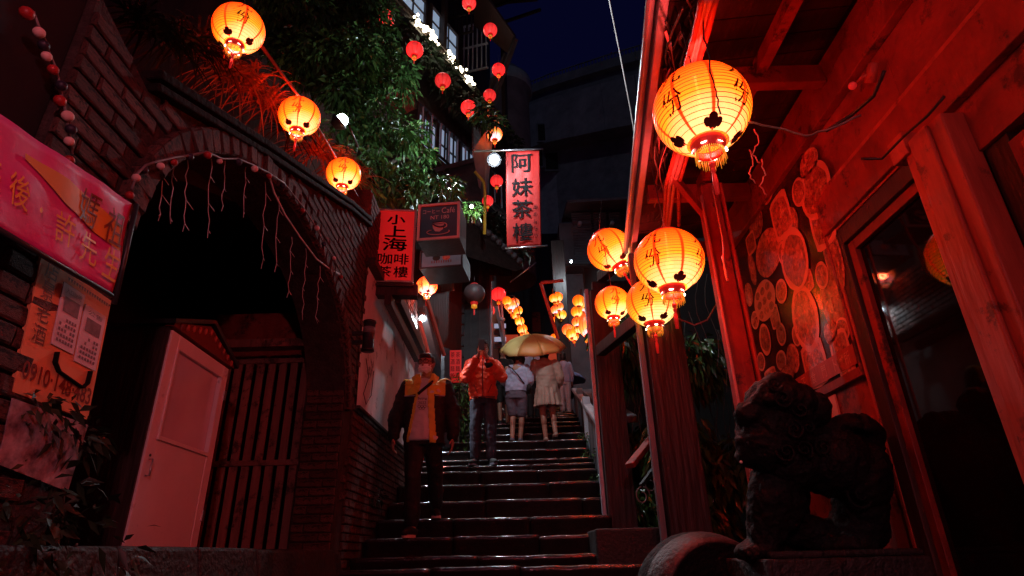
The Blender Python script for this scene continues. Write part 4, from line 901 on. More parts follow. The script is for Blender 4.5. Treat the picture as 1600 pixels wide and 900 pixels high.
def d3(fn, t, w, h):
    for u, mt in ((-.25, 'dark_leaf'), (.25, 'dish_photo')):
        m = MB(); m.add([fn(u + .2 * math.cos(a), .15 + .38 * math.sin(a), .002) for a in np.linspace(0, 2 * PI, 17)[:-1]], [tuple(range(16))]); part(m, 'round_picture', mt, t)
    m = MB(); f = lambda x, y: fn(x, y, 0)
    for k in range(9): m.add([f(-.50 + .12 * k, -.55), f(-.45 + .12 * k, -.55), f(-.45 + .12 * k, -.2), f(-.50 + .12 * k, -.2)], [(0, 1, 2, 3)])
    part(m, 'stripes', 'print_red', t)
light_box('picture_sign', 'smaller bluish picture sign hanging just below the coffee sign', 'sign', (655, 388, 724, 420), 7.6, 'sign_blue', 'siding', .5, d3, fr=.025, yaw=-.12, side_mat='siding')
# cylindrical wall speaker
sp = thing('wall_speaker', 'black cylindrical speaker fixed to the edge of the brick wall beside the plaster', 'speaker', P(575, 552, 5.15))
A, B = P(573, 556, 5.1), P(578, 502, 5.1); A = Vector((B.x, B.y, A.z))
m = MB(); m.tube([A, A + Z_ * .02, A + Z_ * .021, B - Z_ * .021, B - Z_ * .02, B], [.055, .055, .05, .05, .055, .055], 20); part(m, 'housing', 'black_metal', sp)
m = MB(); m.tube([A.lerp(B, .58), A.lerp(B, .78)], .0515, 20); part(m, 'grille', 'cable', sp); m = MB(); m.bar(A.lerp(B, .3), Vector((XW, A.y, A.lerp(B, .3).z)), .03, .03); m.bar(A.lerp(B, .6), Vector((XW, A.y, A.lerp(B, .6).z)), .03, .03); part(m, 'bracket', 'black_metal', sp)
m = MB(); m.tube([PX(x, y, XW + .03) for x, y in [(572, 560), (576, 590), (568, 615), (572, 632), (580, 618), (584, 580)]], .004, 5); solo(m, 'loose_cable', 'black_cable', 'thin cable looping down the plaster below the speaker', 'cable')

# lamps (cold white)
def lamp(lab, c, aim, r, energy, cname='floodlight', col=(.80, .92, 1.0), spot=None):
    c = Vector(c); aim = Vector(aim).normalized(); t = thing(cname, lab, 'lamp', c)
    m = MB(); m.tube([c - aim * .10, c - aim * .02, c + aim * .01], [r * .6, r * 1.25, r * 1.3], 14); part(m, 'housing', 'black_metal', t)
    m = MB(); m.ell(c + aim * .035, r * .85, 12); part(m, 'glowing_lens', 'lamp_white', t)
    l = light('lamp_light', aim * (.05 + r * 1.4), energy, col, r, t)
    if spot:
        d = bpy.data.lights.new('lamp_light', 'SPOT'); d.energy = energy; d.color = col; d.shadow_soft_size = r; d.spot_size = math.radians(spot); d.spot_blend = .5
        l.data = d; l.rotation_euler = aim.to_track_quat('-Z', 'Y').to_euler()
    return t
lamp('white floodlight among the leaves, left of the tree', P(531, 190, 7.2), (.66, -.12, .55), .085, 520, spot=112)
lamp('white lamp beside the top of the tall red banner', P(772, 250, 9.0), (.1, -.8, -.5), .085, 170, 'wall_lamp')
lamp('white lamp below the orange lantern, over the man in the mask', P(661, 495, 8.6), (-.15, -.40, -.9), .055, 190, 'wall_lamp', spot=125)
m = MB(); m.tube([P(661, 490, 8.6), P(664, 470, 8.5), P(668, 430, 8.4)], .008, 5); m.tube([P(545, 196, 6.5), P(560, 230, 7.0)], .012, 5); solo(m, 'lamp_cable', 'black_cable', 'thin black cable above the white lamp under the orange lantern', 'cable')
# folding awning arms (red-edged beams under the lantern)
for a, b, mt, lab in [((668, 470, 8.0), (694, 556, 8.0), 'red_trim', 'orange-red lit awning arm slanting down beside the white lamp'), ((655, 500, 8.3), (672, 562, 8.3), 'red_trim', 'shorter lit awning arm behind the white lamp'), ((660, 480, 8.6), (690, 600, 8.6), 'siding', 'dark strut behind the lit awning arm')]:
    m = MB(); m.bar(P(*a), P(*b), .035 if mt == 'red_trim' else .12, .05); solo(m, 'awning_arm', mt, lab, 'awning arm', bevel=.004)
m = MB(); m.bar(P(696, 545, 8.2), P(696, 700, 7.6), .09, .09); solo(m, 'wall_post', 'siding', 'dark bluish post behind the head of the man in the mask', 'post', bevel=.005)

# ================================================================== BALUSTRADE, LION, DRUM STONE
bal = thing('stair_balustrade', 'weathered plank balustrade with a pale coping along the right of the stairs', 'balustrade', (1.0, 7.2, .8))
def bx_(y): return lerp_tab(RIGHT, y) + .07
def bt_(y):  # top of coping from the two ends seen in the photograph
    return lerp_tab([(6.6, 2.40), (7.4, 2.66), (13.5, 4.62), (16, 5.4)], y)
zA = PX(932, 655, bx_(7.2)); zB = PX(882, 600, bx_(14.0))
def bt_(y): return zA.z + (zB.z - zA.z) * (y - zA.y) / (zB.y - zA.y)
y = 6.75; k = 0
while y < 14.5:
    y2 = y + random.uniform(.20, .26); m = MB(); x = bx_((y + y2) / 2); z0 = stair_z(y) - .3
    m.hexa([(x - .02, y + .004, z0), (x + .03, y + .004, z0), (x + .03 + bx_(y2) - bx_(y), y2, z0), (x - .02 + bx_(y2) - bx_(y), y2, z0),
            (x - .02, y + .004, bt_(y) - .06), (x + .03, y + .004, bt_(y) - .06), (x + .03 + bx_(y2) - bx_(y), y2, bt_(y2) - .06), (x - .02 + bx_(y2) - bx_(y), y2, bt_(y2) - .06)])
    part(m, 'plank', 'grey_plank' if 'grey_plank' in MATS else 'siding', bal, bevel=.004); y = y2
mat('coping_paint', (0.42, 0.46, 0.52), (0.60, 0.64, 0.70), 3, 0.35, 0.4, 20)
m = MB(); m.bar((bx_(7.2) - .01, 7.2, bt_(7.2)), (bx_(14.3) - .01, 14.3, bt_(14.3)), .14, .07); part(m, 'handrail', 'coping_paint', bal, bevel=.02)
m = MB(); m.bar((bx_(8) + .28, 7.4, bt_(7.6) - .04), (bx_(14) + .28, 14, bt_(14) - .04), .30, .10); part(m, 'planter_edge', 'concrete', bal, bevel=.02)
for i, y in enumerate((9.6, 12.0)):
    m = MB(); x = bx_(y); m.box(x - .07, x + .05, y, y + .12, stair_z(y) - .2, bt_(y) + .16); part(m, 'baluster_post', 'coping_paint', bal, bevel=.01)
m = MB(); A = P(925, 640, 7.0); m.bar(PX(915, 462, 1.18), PX(934, 650, 1.02), .06, .12); solo(m, 'leaning_board', 'grey_metal', 'tall grey-lit board standing left of the thick post at the balustrade', 'board', bevel=.004)
# block stones at the right of the bottom steps
bs = []
m = MB(); a = PY(930, 826, 5.2); b = PY(1040, 815, 5.2); m.box(a.x, b.x + .1, 5.2, 5.9, stair_z(5.0) - .3, PY(930, 826, 5.2).z); solo(m, 'kerb_block', 'dark_stone', 'rough stone block at the right end of the lowest steps', 'stone block', bevel=.02)
# stone drum
dr = thing('stone_drum', 'dark rounded drum stone with a highlight painted on its rim, in front of the stone block', 'drum stone', (1.05, 3.9, .6))
m = MB(); cx, cy = P(1105, 880, 3.5).x, 3.25
c = P(1112, 938, 3.35); prof = []
n = 40; R0 = .31
ax = Vector((.25, -1, 0)).normalized(); sd = Vector((1, .25, 0)).normalized()
def dp(r, a, d): return c + sd * (r * 1.12 * math.cos(a)) + Z_ * (r * math.sin(a)) + ax * d
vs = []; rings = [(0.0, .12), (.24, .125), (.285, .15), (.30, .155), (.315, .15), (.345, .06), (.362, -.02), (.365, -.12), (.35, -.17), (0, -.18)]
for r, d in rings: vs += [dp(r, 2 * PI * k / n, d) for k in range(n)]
m.add(vs, [(i * n + k, i * n + (k + 1) % n, (i + 1) * n + (k + 1) % n, (i + 1) * n + k) for i in range(len(rings) - 1) for k in range(n)], 0, True); m.m = [1 if 3 <= q_ // n <= 5 else 0 for q_ in range(len(m.f))]; part(m, 'drum', ['carved_stone', 'rim_highlight'], dr)
m = MB(); m.box(c.x - .45, c.x + .5, c.y - .25, c.y + .35, c.z - .9, c.z - .22); part(m, 'plinth', 'dark_stone', dr, bevel=.02)
# guardian lion (silhouette facing left)
lx = 3.05
def V_xz(x, z, y=0): return Vector((x, y, z))
def lp(px, py, dz=0.0): return P(px, py, lx + dz)
lion = thing('stone_lion', 'dark carved stone guardian lion seated before the red wall, facing left', 'statue', (lp(1270, 860).x, lp(1270, 860).y, lp(1270, 860).z))
m = MB(); px2m = lx / FPX
def E_(px, py, rx, rz, ry=None, dz=0.0): m.ell(lp(px, py, dz), (rx * px2m, (ry or (rx + rz) / 2) * px2m, rz * px2m), 20)
def cap(m, a, ra, b, rb, n=10, k=9): 
    a, b = Vector(a), Vector(b); m.tube([a.lerp(b, t / k) for t in range(k + 1)], [ra + (rb - ra) * t / k for t in range(k + 1)], n); m.ell(a, ra, n); m.ell(b, rb, n)
E_(1208, 665, 52, 52, 48); E_(1192, 690, 40, 42, 40, -.03); E_(1176, 648, 26, 20, 26, -.03); E_(1178, 712, 24, 16, 26, -.04); E_(1215, 628, 48, 36, 44)   # head, jaw, brow
E_(1270, 640, 26, 26, 26, .02); E_(1276, 634, 14, 15, 16, .0); E_(1248, 625, 24, 20, 26, -.05); E_(1215, 598, 22, 14, 20)                                  # mane curls
for k in range(34):
    a = random.uniform(-2.3, 1.3); rr = random.uniform(38, 56); E_(1215 + rr * math.cos(a), 662 + rr * math.sin(a), random.uniform(8, 14), random.uniform(8, 13), 12, random.uniform(-.13, .1))
E_(1232, 722, 52, 46, 48); E_(1214, 772, 36, 56, 44)                       # chest
E_(1300, 720, 62, 52, 52); E_(1338, 735, 46, 56, 50); E_(1344, 795, 37, 44, 44)   # back, haunch
cap(m, lp(1205, 770, -.06), .11, lp(1196, 850, -.08), .085); cap(m, lp(1232, 770, .08), .10, lp(1236, 850, .08), .08)  # front legs
E_(1188, 862, 34, 15, 30, -.09); E_(1232, 862, 32, 15, 28, .08)
E_(1320, 852, 50, 20, 42, -.04); E_(1340, 825, 42, 34, 44, .0)
# belly shelf with the opening between legs and haunch
cap(m, lp(1240, 828), .07, lp(1320, 840), .08)
# raised tail curl with a hole
tc_ = [(1290, 690), (1302, 668), (1325, 660), (1350, 662), (1366, 676), (1366, 698), (1350, 706)]
for a, b in zip(tc_, tc_[1:]): cap(m, lp(*a), .042, lp(*b), .045)
for k in range(8): E_(1305 + k * 8, 664 + abs(k - 4) * 2, 9, 7, 11, random.uniform(-.04, .04))
me = applied(m, .011, 1, 'lion_body')
def dsp(co): return np.array([.010 * noise.noise(Vector(c) * 12) + .022 * (.5 - abs(noise.noise(Vector(c) * 17))) + .009 * abs(noise.noise(Vector(c) * 40)) for c in co])
me = mesh_edit(me, 'carved_stone', disp=dsp); o_ = Vector(lion.location); me.transform(Matrix.Translation(-o_)); part(me, 'body', 'carved_stone', lion, local=True)
m = MB(); a = lp(1180, 872); b = lp(1395, 872); m.box(a.x - .06, b.x + .05, a.y - .30, a.y + .30, a.z - .7, a.z - .002); m.box(a.x - .02, b.x + .01, a.y - .26, a.y + .26, a.z - .002, a.z + .03); part(m, 'plinth', 'dark_stone', lion, bevel=.012)
m = MB(); m.ell(lp(1158, 722, -.12), .008, 8); part(m, 'eye', 'ball_pink', lion)
for i, (px, py, r, dz_) in enumerate([(1222, 622, 15, -.13), (1250, 640, 15, -.12), (1240, 672, 16, -.14), (1228, 706, 15, -.15), (1262, 668, 13, -.11), (1256, 702, 14, -.13), (1210, 600, 12, -.11), (1285, 700, 13, -.12), (1300, 725, 14, -.13), (1345, 775, 20, -.12), (1322, 742, 14, -.13)]):
    c = lp(px, py, dz_ - .02); r *= px2m; sg_ = 1 if i % 2 else -1; m = MB()
    m.tube([c + V_xz(r * (1 - t / 11.5) * math.cos(sg_ * t + i), r * (1 - t / 11.5) * math.sin(sg_ * t + i), -.018 * t / 10) for t in np.linspace(0, 10.5, 30)], [.0085 - .00015 * k for k in range(30)], 7); part(m, 'mane_curl', 'carved_stone', lion)
for i, (px, py) in enumerate([(1168, 690), (1174, 693), (1181, 695), (1188, 696)]):
    m = MB(); m.tube([lp(px, py, -.115), lp(px + 1, py + 7, -.118)], [.007, .002], 7); part(m, 'fang', 'dark_stone', lion)
for (px, dz_) in ((1170, -.11), (1182, -.125), (1196, -.125), (1214, .04), (1226, .03)):
    m = MB(); m.ell(lp(px, 866, dz_ - .03), (.018, .035, .018), 10); part(m, 'toe', 'carved_stone', lion)

# ================================================================== GREENERY BEHIND THE POSTS
Eg = []
for k in range(16): 
    c = Vector((random.uniform(1.15, 2.7), random.uniform(6.7, 8.0), random.uniform(1.4, 4.5))); Eg.append((c, (.40, .35, .42)))
t = thing('hanging_vine', 'mass of dark hanging vines and leaves behind the thick posts on the right', 'vines', (2.0, 7.6, 1.1)); Pn, Dn = in_ellipsoids([(tuple(e[0]), e[1]) for e in Eg], 9500, .2)
Dn[:, 2] -= 1.0; me = leaf_mesh('foliage', Pn, Dn, .12, 'leaf', .5, .38, origin=(2.0, 7.6, 1.1)); part(me, 'foliage', 'leaf', t, local=True)
m = MB()
for k in range(60):
    x, y = random.uniform(1.2, 2.8), random.uniform(6.5, 8.2); z = random.uniform(3.2, 4.7); m.tube([(x + .05 * math.sin(j * 1.3 + k), y + .03 * math.cos(j + k), z - j * .2) for j in range(int(random.uniform(4, 8)))], .004, 4)
part(m, 'vine_stems', 'bark', t, kind='stuff')
for i, (px, py, zc, r, lab) in enumerate([(905, 707, 9.3, .10, 'tiny leafy plant growing from the steps under the balustrade, upper one'), (915, 727, 8.2, .11, 'tiny leafy plant on the right end of a step, in the middle of the balustrade'), (935, 750, 7.2, .09, 'tiny leafy plant at the foot of the first balustrade plank')]):
    c = P(px, py, zc); c.x = bx_(c.y) - .10; c.z = stair_z(c.y) + .05; bush('step_plant', lab, [(c, (r, r, r * .7))], 70, .06, 'leaf', 'plant', stem_to=c - Z_ * .06, group='small plants on the steps')
for px, py, lab in ((520, 880, 'small weed at the foot of the brick pier'), (585, 775, 'small weed growing where the brick wall meets the steps')):
    c = P(px, py, 5.0 if px < 550 else 5.6); bush('step_plant', lab, [(c, (.09, .09, .07))], 60, .05, 'dark_leaf', 'plant', stem_to=c - Z_ * .08, group='small plants on the steps')
c = P(716, 612, 9.6); bush('hedge_bush', 'bright green leafy bush between the two men, left of the stairs', [(c, (.30, .25, .28)), (c - Z_ * .38, (.30, .25, .3)), (c + Vector((.12, .1, -.75)), (.28, .25, .3))], 900, .085, 'leaf', stem_to=c - Z_ * 1.35)
m = MB(); m.hexa([(-1.36, 8.6, 1.1), (-.95, 8.6, 1.1), (-.95, 9.1, 1.1), (-1.36, 9.1, 1.1), (-1.36, 8.6, 1.85), (-.98, 8.6, 1.52), (-.98, 9.1, 1.52), (-1.36, 9.1, 1.85)]); solo(m, 'kerb_block', 'dark_stone', 'slanting end stone at the foot of the leafy bush', 'stone block', bevel=.03)

# ================================================================== TEAHOUSE ON THE LEFT
ANG = math.radians(29.9)
Q0 = P(692, 126, 15.0); Q0.z = 0; TU = Vector((math.sin(ANG), math.cos(ANG), 0)); TN = Vector((math.cos(ANG), -math.sin(ANG), 0))
def TP(px, py, off=0.0):
    r = ray(px, py); O = Q0 + TN * off; t = (O - EYE).dot(TN) / r.dot(TN); p = EYE + r * t; return (p - O).dot(TU), p.z
def tq(s, z, n): return Q0 + TU * s + Z_ * z + TN * n
th = thing('teahouse', 'tall dark wooden teahouse with lit windows, balconies and overhanging eaves, upper left', 'building', tq(0, 5, 0))
def tbox(s0, s1, z0, z1, n0, n1, name, mt, par=None, bevel=0, label=None):
    m = MB(); m.frame(Q0, TU, Z_, TN, s0, s1, z0, z1, n0, n1); return part(m, name, mt, par or th, bevel=bevel, label=label)
S_end = TP(765, 150)[0]
tbox(-11, S_end, 4, 22, -.4, -.10, 'wall', 'dark_wood')
# side wall returning at the far corner
m = MB(); m.frame(tq(S_end, 0, -.1), -TN, Z_, TU, 0, 5, 6, 18, -.02, .2); part(m, 'side_wall', 'siding', th)
def win(px0, py0, px1, py1, lit=True, nx=2, nz=2, n0=.40):
    s0, z1 = TP(px0, py0, n0); _, z0 = TP(px0, py1, n0); s1 = TP(px1, py0, n0)[0]; z0, z1 = min(z0, z1), max(z0, z1); s0, s1 = min(s0, s1), max(s0, s1)
    f = MB(); w = .06
    for a in ((s0 - w, s0, z0 - w, z1 + w), (s1, s1 + w, z0 - w, z1 + w), (s0, s1, z1, z1 + w), (s0, s1, z0 - w, z0)): f.frame(Q0, TU, Z_, TN, *a, -.10, n0 + .08)
    fr = part(f, 'window', 'dark_wood', th); p = MB(); p.frame(Q0, TU, Z_, TN, s0, s1, z0, z1, n0 + .002, n0 + .015); part(p, 'pane', 'lit_window' if lit else 'dark_glass', fr)
    for i in range(1, nx): b = MB(); b.frame(Q0, TU, Z_, TN, s0 + (s1 - s0) * i / nx - .015, s0 + (s1 - s0) * i / nx + .015, z0, z1, n0 + .016, n0 + .05); part(b, 'mullion', 'dark_wood', fr)
    for i in range(1, nz): b = MB(); b.frame(Q0, TU, Z_, TN, s0, s1, z0 + (z1 - z0) * i / nz - .015, z0 + (z1 - z0) * i / nz + .015, n0 + .017, n0 + .048); part(b, 'mullion', 'dark_wood', fr)
    return s0, s1, z0, z1
win(628, -34, 664, 6, nx=2, nz=2); win(673, 12, 713, 54, nx=3, nz=2); win(652, 176, 680, 226, nx=3, nz=1); win(683, 196, 712, 250, nx=2, nz=2); win(718, 226, 742, 276, nx=2, nz=2)
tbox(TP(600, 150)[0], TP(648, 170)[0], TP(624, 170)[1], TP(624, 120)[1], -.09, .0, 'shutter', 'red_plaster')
# open shutters
for (px, py0, py1) in ((704, 0, 60), (727, 40, 115)):
    s, z1 = TP(px, py0); _, z0 = TP(px, py1); c = tq(s, 0, -.05); U2 = (TN * .9 + TU * .25).normalized(); N2 = U2.cross(Z_)
    sh = MB()
    for k in range(6): sh.frame(c, U2, Z_, N2, k * .13, k * .13 + .035, z0, z1, -.02, .02)
    for z in (z0, (z0 + z1) / 2, z1 - .05): sh.frame(c, U2, Z_, N2, -.02, .72, z, z + .05, -.022, .022)
    part(sh, 'open_shutter', 'post_wood' if px == 704 else 'grey_metal', th)
# balcony slabs / eaves with vines
def zof(px, py, off): return TP(px, py, off)[1]
lev = [(zof(700, 96, .5), TP(585, -25, .5)[0], S_end + .1, .62), (zof(700, 268, .5), TP(640, 240, .5)[0], S_end + .3, .62)]
for z, s0, s1, dep in lev:
    tbox(s0, s1, z - .22, z, -.10, dep, 'balcony_slab', 'dark_wood'); tbox(s0, s1, z - .34, z - .222, dep - .10, dep + .05, 'balcony_edge', 'post_wood')
# railing of the lower balcony
z, s0, s1, dep = lev[1]; zt = z + 1.0
rl = tbox(s0, s1, zt, zt + .06, dep - .06, dep, 'railing', 'post_wood'); tbox(s0, s1, z + .08, z + .13, dep - .05, dep - .01, 'railing', 'post_wood')
nb = 26
for k in range(nb):
    s = s0 + (s1 - s0) * (k + .5) / nb; b = MB(); b.frame(Q0, TU, Z_, TN, s - .018, s + .018, z + .13, zt, dep - .045, dep - .015); part(b, 'baluster', 'grey_metal' if k % 2 else 'post_wood', rl)
z, s0, s1, dep = lev[0]; zt = z + .0
for s in (TP(690, 60, .5)[0], S_end - .1): tbox(s - .06, s + .06, z, z + 3.6, dep - .12, dep, 'corner_post', 'dark_wood')
# upper roof and eaves
z = zof(760, 12, .9) + 2.6; m = MB(); q = [tq(-9, z - .1, 1.3), tq(S_end + .9, z - .1, 1.3), tq(S_end + .9, z + 1.6, -2), tq(-9, z + 1.6, -2)]; m.hexa(q + [p + Z_ * .16 for p in q]); part(m, 'eave', 'roof_wood', th, bevel=.01)
m = MB(); q = [P(742, -30, 15), P(806, 60, 14.6), P(798, 88, 15.4), P(740, 40, 16.4)]; m.hexa(q + [p + Z_ * .12 for p in q]); part(m, 'corner_eave', 'roof_wood', th, bevel=.01)
m = MB(); m.bar(P(806, 60, 14.6), P(772, 155, 15.2), .10, .14); m.bar(P(790, 84, 15.2), P(766, 140, 15.4), .08, .10); part(m, 'eave_brace', 'post_wood', th)
for k in range(8): s = -1.5 + k * .7; m = MB(); m.bar(tq(s, z - .16, 1.25), tq(s, z + .1, -.1), .07, .1); part(m, 'rafter', 'post_wood', th)
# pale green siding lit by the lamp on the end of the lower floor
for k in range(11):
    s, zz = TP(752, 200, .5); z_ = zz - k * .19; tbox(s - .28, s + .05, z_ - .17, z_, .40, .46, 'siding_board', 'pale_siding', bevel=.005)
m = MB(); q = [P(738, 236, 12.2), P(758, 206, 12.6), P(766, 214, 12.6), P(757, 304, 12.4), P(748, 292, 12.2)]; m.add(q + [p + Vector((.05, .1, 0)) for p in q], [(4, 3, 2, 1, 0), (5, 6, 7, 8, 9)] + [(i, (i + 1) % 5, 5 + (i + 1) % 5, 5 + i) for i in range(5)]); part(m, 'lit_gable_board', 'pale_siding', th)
# vines growing over the balconies
for i, (z, s0, s1, dep) in enumerate(lev):
    Ev = []
    for k in range(26): s = random.uniform(max(s0, -5), s1); Ev.append((tuple(tq(s, z - .55 - random.random() * .6, dep + .05)), (.32, .22, .30)))
    t = thing('climbing_vine', ['leafy creeper over the upper balcony edge of the teahouse', 'leafy creeper under the lower balcony of the teahouse'][i], 'creeper', tq((s0 + s1) / 2, z - .6, dep), 'creepers on the teahouse')
    Pn, Dn = in_ellipsoids(Ev, 2400, .3); me = leaf_mesh('foliage', Pn, Dn, .17, 'dark_leaf', .4, .4, origin=tuple(wloc(t))); part(me, 'foliage', 'dark_leaf', t, local=True)
    m = MB(); m.tube([tq(s0 + (s1 - s0) * j / 12, z - .25 + .1 * math.sin(j), dep + .06) for j in range(13)], .02, 5); part(m, 'stem', 'bark', t)
# bright bulb string
ls = thing('string_lights', 'string of tiny bright white bulbs along the upper teahouse balcony', 'string lights', tq(*TP(700, 85, .75), .75))
m = MB(); pts = []
for k in range(30):
    px = 650 + 92 * k / 29; py = 28 + 104 * k / 29 + 2 * math.sin(k * 1.3); s, z = TP(px, py, .75); pts.append(tq(s, z, .75))
m.tube(pts, .008, 4); part(m, 'wire', 'cable', ls)
ws = bpy.data.meshes
b_ = MB(); b_.ell((0, 0, 0), .042, 8); bm_ = b_.mesh('bulb', 'bulb_warm')
for k, p in enumerate(pts):
    if k in (13, 14, 20): continue
    for q in range(2):
        o = bpy.data.objects.new('bulb', bm_); C.objects.link(o); o.parent = ls; o.location = p - wloc(ls) + Vector([random.uniform(-.07, .07) for _ in range(3)]); o.scale = (random.uniform(.6, 1.15),) * 3
light('string_light_glow', tq(*TP(690, 70, 1.2), 1.2) , 14, (1, .93, .8), .3)
# red lanterns
GRD = 'red paper lanterns strung in front of the teahouse'
red_l = [(604, 28, 12.8, 'red lantern at the upper left, partly behind the tree leaves'), (648, 78, 13.4, 'red lantern just below the lit upper window of the teahouse'), (692, 126, 14.0, 'red lantern in the middle of the slanting row on the teahouse'),
         (732, 168, 14.6, 'lowest red lantern of the slanting row on the teahouse'), (733, 5, 13, 'red lantern touching the top edge of the view, right of the shutters'), (766, 47, 14, 'second red lantern down the right corner of the teahouse'),
         (779, 109, 15, 'red lantern against the dark blue sky right of the string lights'), (765, 149, 15, 'red lantern just above the leaf-hung one at the teahouse corner'), (776, 283, 13, 'red lantern directly below the white lamp, left of the tall banner'),
         (762, 314, 13, 'small red lantern behind the yellow pipe'), (682, 204, 15.5, 'dim red lantern behind the lower balcony railing'), (779, 460, 13.5, 'red lantern under the tip of the tiled roof'), (763, 485, 14.5, 'red lantern left of and below the one under the tiled roof tip')]
for i, (px, py, zc, lab) in enumerate(red_l):
    r = [13, 13.5, 12.5, 12, 11, 11, 10.5, 10, 10, 9, 9, 11.5, 10.5][i]; zc *= .86 if i < 10 else 1; c = P(px, py, zc)
    make_lantern('red_lantern', lab, GRD, 'lantern_paper_red', c, r * zc / FPX / LR, random.uniform(0, 1), (0, 0), 1, 5 if i in (1, 3, 6, 11) else 0, (1, .05, .04), cord=(c.x, c.y, c.z + .45))
c = P(773, 210, 12.4); make_lantern('red_lantern', 'orange-red lantern hanging below pale lit leaves, above the white lamp', GRD, 'lantern_paper_orange', c, 12 * 12.4 / FPX / LR, .3, (0, 0), 1, 6, (1, .2, .08), cord=(c.x, c.y, c.z + .4))
c = P(741, 459, 10.5); make_lantern('unlit_lantern', 'dark unlit lantern hanging under the tiled roof', None, 'unlit_lantern', c, 17 * 10.5 / FPX / LR, .3, (0, 0), 1, 0, cord=(c.x, c.y, c.z + .35))
c = P(768, 190, 11.8); bush('hanging_plant', 'bright lit leafy plant spilling from the teahouse corner', [(c, (.28, .2, .16)), (c + Vector((-.2, 0, .3)), (.2, .2, .2))], 190, .20, 'leaf', 'plant', aspect=.22, stem_to=c + Vector((-.1, .2, .6)))
c = P(700, 292, 8.2); bush('hanging_plant', 'small leafy plant lit white above the coffee sign', [(c, (.22, .2, .14))], 260, .10, 'leaf', 'plant', stem_to=c - Z_ * .2)
c = P(738, 328, 9.6); bush('hanging_plant', 'yellowish lit bush under the yellow pipe, right of the coffee sign', [(c, (.16, .16, .14))], 260, .08, 'leaf', 'plant', stem_to=c - Z_ * .25)
lamp('small warm lamp inside the yellowish bush', P(737, 322, 9.4), (0, -.6, -.6), .03, 9, 'wall_lamp', (1, .95, .6))
lamp('small white lamp above the coffee sign, lighting the leafy plant', P(702, 300, 8.7), (0, -.6, .5), .03, 7, 'wall_lamp')
m = MB(); m.tube([P(742, 268, 11), P(756, 284, 11), P(758, 300, 11), P(757, 366, 11)], .03, 8); solo(m, 'yellow_pipe', 'yellow_paint', 'bright yellow pipe bent at the top, left of the tall red banner', 'pipe')
# small dark roof below the balcony
m = MB(); a, b, c_, d_ = P(678, 270, 12), P(744, 252, 12.6), P(757, 312, 12.2), P(690, 330, 11.6); 
q = [a, b, c_, d_]; m.hexa([p - Z_ * .35 for p in q] + q); rf = thing('small_roof', 'small dark pent roof under the lower teahouse balcony', 'roof', (a + c_) / 2 - Z_ * .5); part(m, 'roof_slab', 'tile', rf, bevel=.03)
m = MB(); m.bar(a + Z_ * .03, b + Z_ * .03, .1, .1); m.bar(b + Z_ * .03, c_ + Z_ * .03, .08, .1); part(m, 'ridge', 'tile', rf)

# ================================================================== TREE IN FRONT OF THE TEAHOUSE
tb = P(600, 560, 8.6); tree = thing('broadleaf_tree', 'broad leafy tree lit white and green by the floodlight, in front of the teahouse', 'tree', (tb.x - .4, tb.y, 3.2))
blobs = [(455, 20, 9.0, .75), (520, 10, 9.4, .8), (575, 30, 9.8, .62), (480, 70, 8.6, .62), (540, 80, 9.0, .72), (590, 90, 9.4, .5), (520, 140, 8.4, .50), (575, 150, 8.8, .62), (620, 130, 9.2, .42), (560, 205, 8.2, .42),
         (610, 200, 8.6, .5), (640, 215, 9.0, .34), (580, 255, 8.0, .42), (630, 262, 8.4, .42), (600, 300, 7.9, .34), (650, 290, 8.3, .34), (560, 300, 7.6, .26), (665, 245, 9.2, .28), (430, -20, 8.4, .6), (520, -60, 9.4, .9)]
Et = []
for px, py, zc, r in blobs:
    c = P(px, py, zc)
    for k in range(4): Et.append((tuple(c + Vector([random.uniform(-.55, .55) * r for _ in range(3)])), (r * .55, r * .55, r * .48)))
Pn, Dn = in_ellipsoids(Et, 21000, .35); Dn[:, 2] -= .5
part(leaf_mesh('crown', Pn, Dn, .115, 'leaf', .40, .36, origin=tuple(wloc(tree))), 'crown', 'leaf', tree, local=True)
m = MB(); b0 = Vector((tb.x - .4, tb.y, 3.2)); k1 = P(585, 330, 8.7); k2 = P(570, 180, 8.9)
m.tube([b0, b0.lerp(k1, .5) + Vector((.08, 0, 0)), k1, k2, P(545, 60, 9.4)], [.16, .13, .11, .08, .03], 10); part(m, 'trunk', 'bark', tree)
for px, py, zc, r in blobs[:18]:
    c = P(px, py, zc); s = k1.lerp(k2, random.random()); m = MB(); m.tube([s, s.lerp(c, .5) + Vector((random.uniform(-.1, .1), 0, .12)), c], [.045, .028, .010], 6); part(m, 'limb', 'bark', tree)

# ================================================================== TALL RED BANNER
bz = 9.4
b4 = [P(792, 386, bz), P(846, 384, bz), P(843, 235, bz), P(790, 237, bz)]
fm = quadmap(*b4); bf = lambda u, v, o=0: fm(u, v) + Vector((0, -1, 0)) * (.009 * math.sin(u * 9 + v * 2.2) * (.4 + .6 * abs(v - .5)) + .006 * noise.noise(Vector((u * 6, v * 2, 5))) + o)
tb_ = thing('vertical_banner', 'tall red cloth banner reading 阿妹茶樓 between two horizontal poles', 'banner', (b4[0] + b4[1]) / 2 - Z_ * .05)
m = MB(); vs = [bf(i / 24, j / 40) for i in range(25) for j in range(41)]; m.add(vs, [(i * 41 + j, (i + 1) * 41 + j, (i + 1) * 41 + j + 1, i * 41 + j + 1) for i in range(24) for j in range(40)], 0, True); o = part(m, 'cloth', 'cloth_red', tb_)
md = o.modifiers.new('t', 'SOLIDIFY'); md.thickness = .003; md.offset = -1
m = MB()
for ch, v in (('阿', .865), ('妹', .615), ('茶', .385), ('樓', .145)): text(m, ch, lambda x, y: bf(x, y, .022), .46, v, w=.58, h=.185, bold=0, fat=.006)
